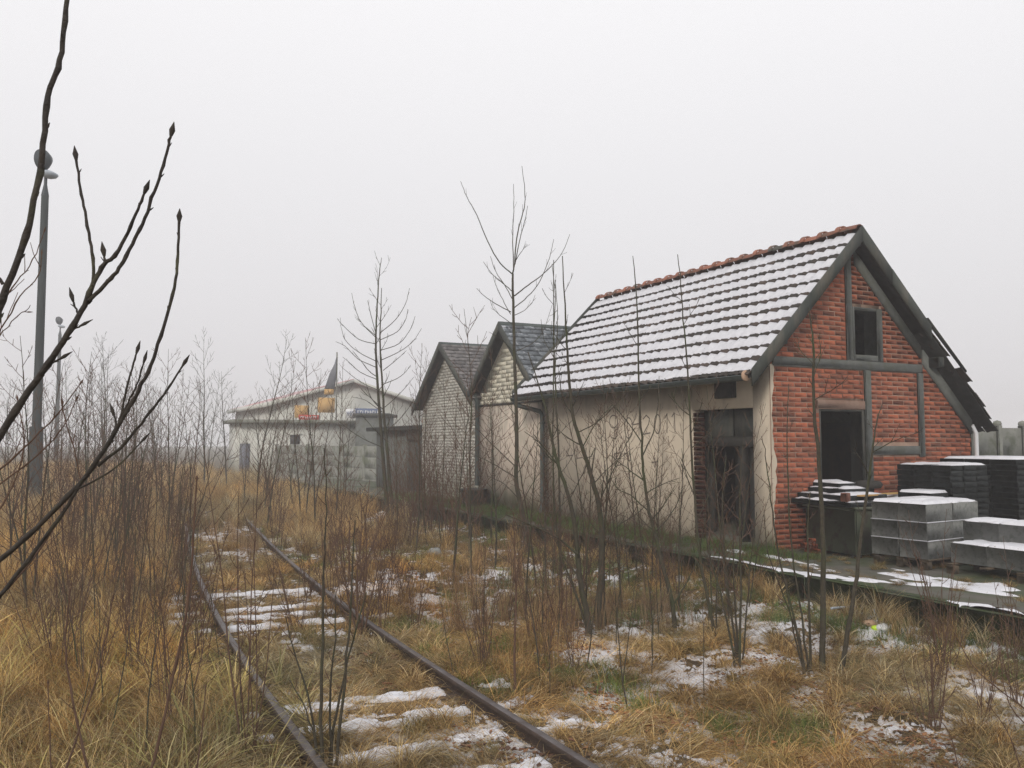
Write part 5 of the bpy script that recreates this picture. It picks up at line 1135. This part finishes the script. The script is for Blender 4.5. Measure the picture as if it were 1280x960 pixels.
def coll(name, mbs, m_):
    c = bpy.data.collections.new(name)
    for k, b in enumerate(mbs): c.objects.link(bpy.data.objects.new('%s_%02d' % (name, k), b.mesh(name, m_)))
    return c
C_TALL = coll('tall_tuft', [blades(90, (.35, .72), .10, (3, 28), (25, 95), (.003, .007), OCHRE if k % 2 else STRAW, .3, 20 + k, 5) for k in range(6)], M_grass)
C_MAT = coll('matted_tuft', [blades(170, (.18, .42), .13, (35, 75), (35, 80), (.0025, .0055), [STRAW, OCHRE, OLIVE][k % 3] , .75, 40 + k, 4) for k in range(9)], M_grass)
C_TUS = coll('tussock', [blades(200, (.2, .42), .09, (5, 60), (70, 130), (.0025, .006), [STRAW, OLIVE, OCHRE][k % 3], .15, 60 + k, 5) for k in range(6)], M_grass)
C_GRN = coll('green_tuft', [blades(110, (.05, .16), .10, (0, 45), (10, 60), (.002, .005), GREEN, 0, 80 + k, 3) for k in range(4)], M_grass)
C_SED = coll('sedge_tuft', [blades(30, (.4, .8), .06, (15, 60), (30, 90), (.006, .012), [(.48, .41, .15), (.38, .33, .11), (.58, .48, .22)], .2, 95 + k, 6) for k in range(4)], M_grass)
C_RED = coll('stem_tuft', [blades(34, (.35, .85), .12, (0, 16), (0, 22), (.003, .005), REDD, 0, 110 + k, 4) for k in range(4)], M_grass)
def leafm(k):
    r_ = np.random.RandomState(k); m = MB(); n = 7
    for q in range(7):
        c = r_.uniform(-.12, .12, 2); a = r_.uniform(0, 6.28); L_ = r_.uniform(.025, .05); W = L_ * .35; tl = r_.uniform(-.5, .5)
        V = [(0, 0, 0), (L_ * .35, W, .008), (L_ * .4, 0, -.002), (L_ * .35, -W, .01), (L_, 0, .006 + .01 * tl)]
        V = np.array(V); ca, sa = math.cos(a), math.sin(a); V = np.stack([V[:, 0] * ca - V[:, 1] * sa + c[0], V[:, 0] * sa + V[:, 1] * ca + c[1], V[:, 2] + .012 + V[:, 0] * tl * .4], 1)
        t = np.array([(.22, .10, .05), (.15, .075, .045), (.30, .15, .07)][r_.randint(3)]); m.add(V, [(0, 1, 2), (0, 2, 3), (1, 4, 2), (2, 4, 3)], t)
    return m
C_SPR = coll('sparse_straw', [blades(16, (.12, .34), .22, (55, 88), (5, 50), (.002, .005), STRAW + OCHRE, .4, 130 + k, 3) for k in range(6)], M_grass)
C_LEAF = coll('leaf_scatter', [leafm(k) for k in range(5)], M_leaf)

def gn_scatter(name, collection, pos, rot, scl, idx, tint, desc):
    n = len(pos); me = bpy.data.meshes.new(name); me.vertices.add(n); me.vertices.foreach_set('co', np.asarray(pos, np.float32).ravel())
    for nm, ty, dat in (('rot', 'FLOAT_VECTOR', rot), ('scl', 'FLOAT_VECTOR', scl)): me.attributes.new(nm, ty, 'POINT').data.foreach_set('vector', np.asarray(dat, np.float32).ravel())
    me.attributes.new('idx', 'INT', 'POINT').data.foreach_set('value', np.asarray(idx, np.int32))
    t4 = np.ones((n, 4), np.float32); t4[:, :3] = tint; me.attributes.new('itint', 'FLOAT_COLOR', 'POINT').data.foreach_set('color', t4.ravel())
    ng = bpy.data.node_groups.new(name, 'GeometryNodeTree'); ng.interface.new_socket('Geometry', in_out='INPUT', socket_type='NodeSocketGeometry'); ng.interface.new_socket('Geometry', in_out='OUTPUT', socket_type='NodeSocketGeometry')
    N = ng.nodes.new; l = ng.links.new; gi = N('NodeGroupInput'); go = N('NodeGroupOutput'); ci = N('GeometryNodeCollectionInfo'); ci.inputs['Collection'].default_value = collection; ci.inputs['Separate Children'].default_value = True; ci.inputs['Reset Children'].default_value = True
    ip = N('GeometryNodeInstanceOnPoints'); ip.inputs['Pick Instance'].default_value = True
    def at(nm, ty): q = N('GeometryNodeInputNamedAttribute'); q.data_type = ty; q.inputs['Name'].default_value = nm; return q.outputs['Attribute']
    l(gi.outputs[0], ip.inputs['Points']); l(ci.outputs[0], ip.inputs['Instance']); l(at('idx', 'INT'), ip.inputs['Instance Index'])
    e2r = N('FunctionNodeEulerToRotation'); l(at('rot', 'FLOAT_VECTOR'), e2r.inputs[0]); l(e2r.outputs[0], ip.inputs['Rotation']); l(at('scl', 'FLOAT_VECTOR'), ip.inputs['Scale']); l(ip.outputs[0], go.inputs[0])
    o = bpy.data.objects.new(name, me); COL.objects.link(o); md = o.modifiers.new('scatter', 'NODES'); md.node_group = ng; o['kind'] = 'stuff'; o['label'] = desc; return o
def cand(n, u0, u1, z0, z1, p=1.0, seed=0):
    r_ = np.random.RandomState(seed); Z = (z0 ** (2 - p) + r_.rand(n) * (z1 ** (2 - p) - z0 ** (2 - p))) ** (1 / (2 - p)) if p != 2 else z0 * (z1 / z0) ** r_.rand(n)
    u = r_.uniform(u0, u1, n); x = (u - 640) / FPX * Z; return x, Z, r_
def rails_mask(x, y, w_):
    t, s = TS(x, y); d = np.abs(t - track_t(s)); return (np.abs(d - .7) > w_)
def finish(name, c, x, y, r_, sc, tl, ncoll, desc, zoff=0.0, comb=True, tints=(.8, 1.15), hue=None, hfac=None):
    n = len(x); z = ground_z(x, y) + zoff
    fl = fbm(x * .9 + 4, y * .9 + 70, 2) * 4 * math.pi * 1.2
    rz = fl + r_.normal(0, .6, n) if comb else r_.uniform(0, 6.28, n)
    rot = np.stack([r_.uniform(-tl, tl, n), r_.uniform(-tl, tl, n), rz], 1); s = r_.uniform(sc[0], sc[1], n); 
    if hfac is not None: s = s * hfac
    scl = np.stack([s, s, s * r_.uniform(.8, 1.15, n)], 1)
    v = (.45 + 1.3 * fbm(x * 1.3 + 30, y * 1.3 + 11, 3))[:, None] * r_.uniform(tints[0], tints[1], (n, 1)) ; hu = (fbm(x * .6 + 90, y * .6 + 2, 2)[:, None] - .5)
    tint = v * np.concatenate([.99 + hu * .5, .97 + hu * .1, .98 - hu * .6], 1)
    return gn_scatter(name, c, np.stack([x, y, z], 1), rot, scl, r_.randint(0, ncoll, n), tint, desc)
# matted grass over most of the open ground
x, y, r_ = cand(15000, -60, 1340, 4.6, 24, 1.5, 1)
def snow_near(x, y): return np.maximum.reduce([snow_n(x + a, y + b) - snow_thr(x + a, y + b) for a, b in ((0, 0), (.13, 0), (-.13, 0), (0, .2), (0, -.12))])
t, s = TS(x, y); d = snow_near(x, y); tr = np.abs(t - track_t(s))
ok = (t < -1.45) & rails_mask(x, y, .10 + .06 * (y < 9)) & (r_.rand(len(x)) < np.clip(.30 - d * 6, .07, .55)) & ((tr > .75) | ((np.min(np.abs(s[:, None] - np.array([-4.33, -3.7, -3.2, -.1, .38, .86])[None]), 1) > .15) | (r_.rand(len(x)) < .2)))
finish('matted_grass', C_MAT, x[ok], y[ok], r_, (.6, 1.1), .12, 9, 'matted dry straw grass over the open ground', hfac=np.where(tr[ok] < .75, .7, np.where(t[ok] > -5.9, .85, 1.0)))
x, y, r_ = cand(3600, 150, 900, 6.4, 26, 1.3, 31); t, s = TS(x, y); dr = np.abs(np.abs(t - track_t(s)) - .7); cl = fbm(s * .9 + 3, t * .2 + 8, 2)
ok = (dr < .2) & ((cl > .53) | ((s > -.5) & (cl > .40)) | ((s > -2.6) & (s < -1.3)))
finish('rail_side_grass', C_MAT, x[ok], y[ok], r_, (.55, .95), .15, 9, 'dead grass fallen across the rails')
x, y, r_ = cand(9000, -60, 1340, 4.6, 20, 1.5, 51); t, s = TS(x, y); ok = (t < -1.4) & rails_mask(x, y, .05)
finish('loose_straw', C_SPR, x[ok], y[ok], r_, (.7, 1.2), .1, 6, 'loose straw blades lying over snow and soil', zoff=.015)
# tussocks in clumps
x, y, r_ = cand(5200, -60, 1340, 4.6, 28, 1.4, 2); t, s = TS(x, y); d = snow_n(x, y) - snow_thr(x, y); tr = np.abs(t - track_t(s)); cl = fbm(x * 1.1 + 7, y * 1.1 + 50, 3)
ok = (t < -1.5) & rails_mask(x, y, .16) & (cl > .47) & (d < -.01) & ((tr > .8) | ((r_.rand(len(x)) < .6) & (np.min(np.abs(s[:, None] - np.array([-4.33, -3.7, -3.2, -.1, .38, .86, 1.98])[None]), 1) > .2)))
finish('grass_tussocks', C_TUS, x[ok], y[ok], r_, (.55, 1.05), .15, 6, 'rounded drooping tussocks of dry grass')
# tall ochre grass left of the track and far along it
x, y, r_ = cand(9000, -80, 700, 4.8, 60, 1.25, 3); t, s = TS(x, y); tr = np.abs(t - track_t(s))
ok = (((t < track_t(s) - 1.15) & (r_.rand(len(x)) < .8)) | ((s > 5) & (t < -1.6) & (tr > .95) & (r_.rand(len(x)) < .55) & (t < -3)) | ((s > 11) & (t < -1.6) & (r_.rand(len(x)) < .6)))
finish('tall_grass', C_TALL, x[ok], y[ok], r_, (.65, 1.2), .12, 6, 'tall ochre dead grass left of the track', hfac=np.where(y[ok] < 9, .62, .85) + np.clip((y[ok] - 14) / 40, 0, .7))
x, y, r_ = cand(2600, 560, 1340, 7.5, 22, 1.2, 61); t, s = TS(x, y); ok = (t > -1.75) & (t < -1.40) & (r_.rand(len(x)) < .9)
finish('platform_foot_grass', C_TALL, x[ok], y[ok], r_, (.35, .75), .15, 6, 'dead grass growing against the platform face')
# sedge blades near the left foreground
x, y, r_ = cand(120, -40, 420, 4.6, 8.5, 1.2, 4); ok = rails_mask(x, y, .15) & (TS(x, y)[0] < -7.6)
finish('sedge_blades', C_SED, x[ok], y[ok], r_, (.6, 1.1), .15, 4, 'broad yellow green sedge blades in the left foreground')
# short green growth
x, y, r_ = cand(9000, -40, 1330, 4.8, 22, 1.5, 5); t, s = TS(x, y); gp = fbm(x * .55 + 21, y * .55 + 13, 3)
ok = (t < -1.42) & rails_mask(x, y, .1) & ((gp > .53) | (t > -2.2)) & (np.abs(t - track_t(s)) > .8) & (r_.rand(len(x)) < .6)
finish('green_undergrowth', C_GRN, x[ok], y[ok], r_, (.6, 1.3), .1, 4, 'short green grass and moss between the dead grass')
# reddish stems
x, y, r_ = cand(800, 150, 900, 6.5, 22, 1.4, 6); t, s = TS(x, y); cl = fbm(x * .7 + 60, y * .7 + 5, 2)
ok = (t < -1.8) & rails_mask(x, y, .3) & (cl > .53) & ((t > -5.9) | (s > 4) | (t < -8)) & (s > -5)
finish('dead_stems', C_RED, x[ok], y[ok], r_, (.5, 1.05), .1, 4, 'thin reddish dead stems standing in the grass')
# leaves
x, y, r_ = cand(3800, 0, 1330, 4.7, 16, 1.5, 7); t, s = TS(x, y); cl = fbm(x * .8 + 33, y * .8 + 44, 3)
ok = (t < -1.45) & (cl > .48)
finish('fallen_leaves', C_LEAF, x[ok], y[ok], r_, (.8, 1.3), .1, 5, 'brown fallen leaves lying on snow and grass', zoff=.02, comb=False)
# growth on the platform foot of the walls
r_ = np.random.RandomState(9); n = 900; tt = r_.uniform(-1.15, -.02, n); ss = r_.uniform(-1.0, 15, n); k_ = (tt > -.35) | (r_.rand(n) < .45); tt, ss = tt[k_], ss[k_]; W3 = C0[None] + tt[:, None] * D2 + ss[:, None] * D1; W3[:, 2] = HP
n = len(tt); v = r_.uniform(.6, 1.0, (n, 1)); gn_scatter('platform_moss', C_GRN, W3, np.stack([r_.uniform(-.1, .1, n), r_.uniform(-.1, .1, n), r_.uniform(0, 6.28, n)], 1), np.repeat(r_.uniform(.6, 1.3, (n, 1)), 3, 1), r_.randint(0, 4, n), v * np.array([[.9, .95, .9]]), 'moss and weeds along the foot of the walls')
n = 240; tt = r_.uniform(-1.1, 2.2, n); ss = r_.uniform(-7, -.1, n); W3 = C0[None] + tt[:, None] * D2 + ss[:, None] * D1; W3[:, 2] = HP
gn_scatter('platform_grass', C_MAT, W3, np.stack([np.zeros(n), np.zeros(n), r_.uniform(0, 6.28, n)], 1), np.repeat(r_.uniform(.25, .5, (n, 1)), 3, 1), r_.randint(0, 9, n), np.ones((n, 3)) * .8, 'sparse dead grass on the platform yard')

# ------------------------------------------------------------------ haze
hz = MB(); hz.box((-385, -385, -1.0), (385, 385, 14.0)); hm_ = bpy.data.materials.new('haze'); hm_.use_nodes = True; n_ = hm_.node_tree.nodes; n_.remove(n_['Principled BSDF'])
pv = n_.new('ShaderNodeVolumePrincipled'); pv.inputs['Color'].default_value = (.985, .98, 1, 1); pv.inputs['Density'].default_value = .0033; hm_.node_tree.links.new(pv.outputs[0], n_['Material Output'].inputs['Volume'])
ho = single('haze', hz, hm_, (0, 0, 0), None, None, kind='stuff')
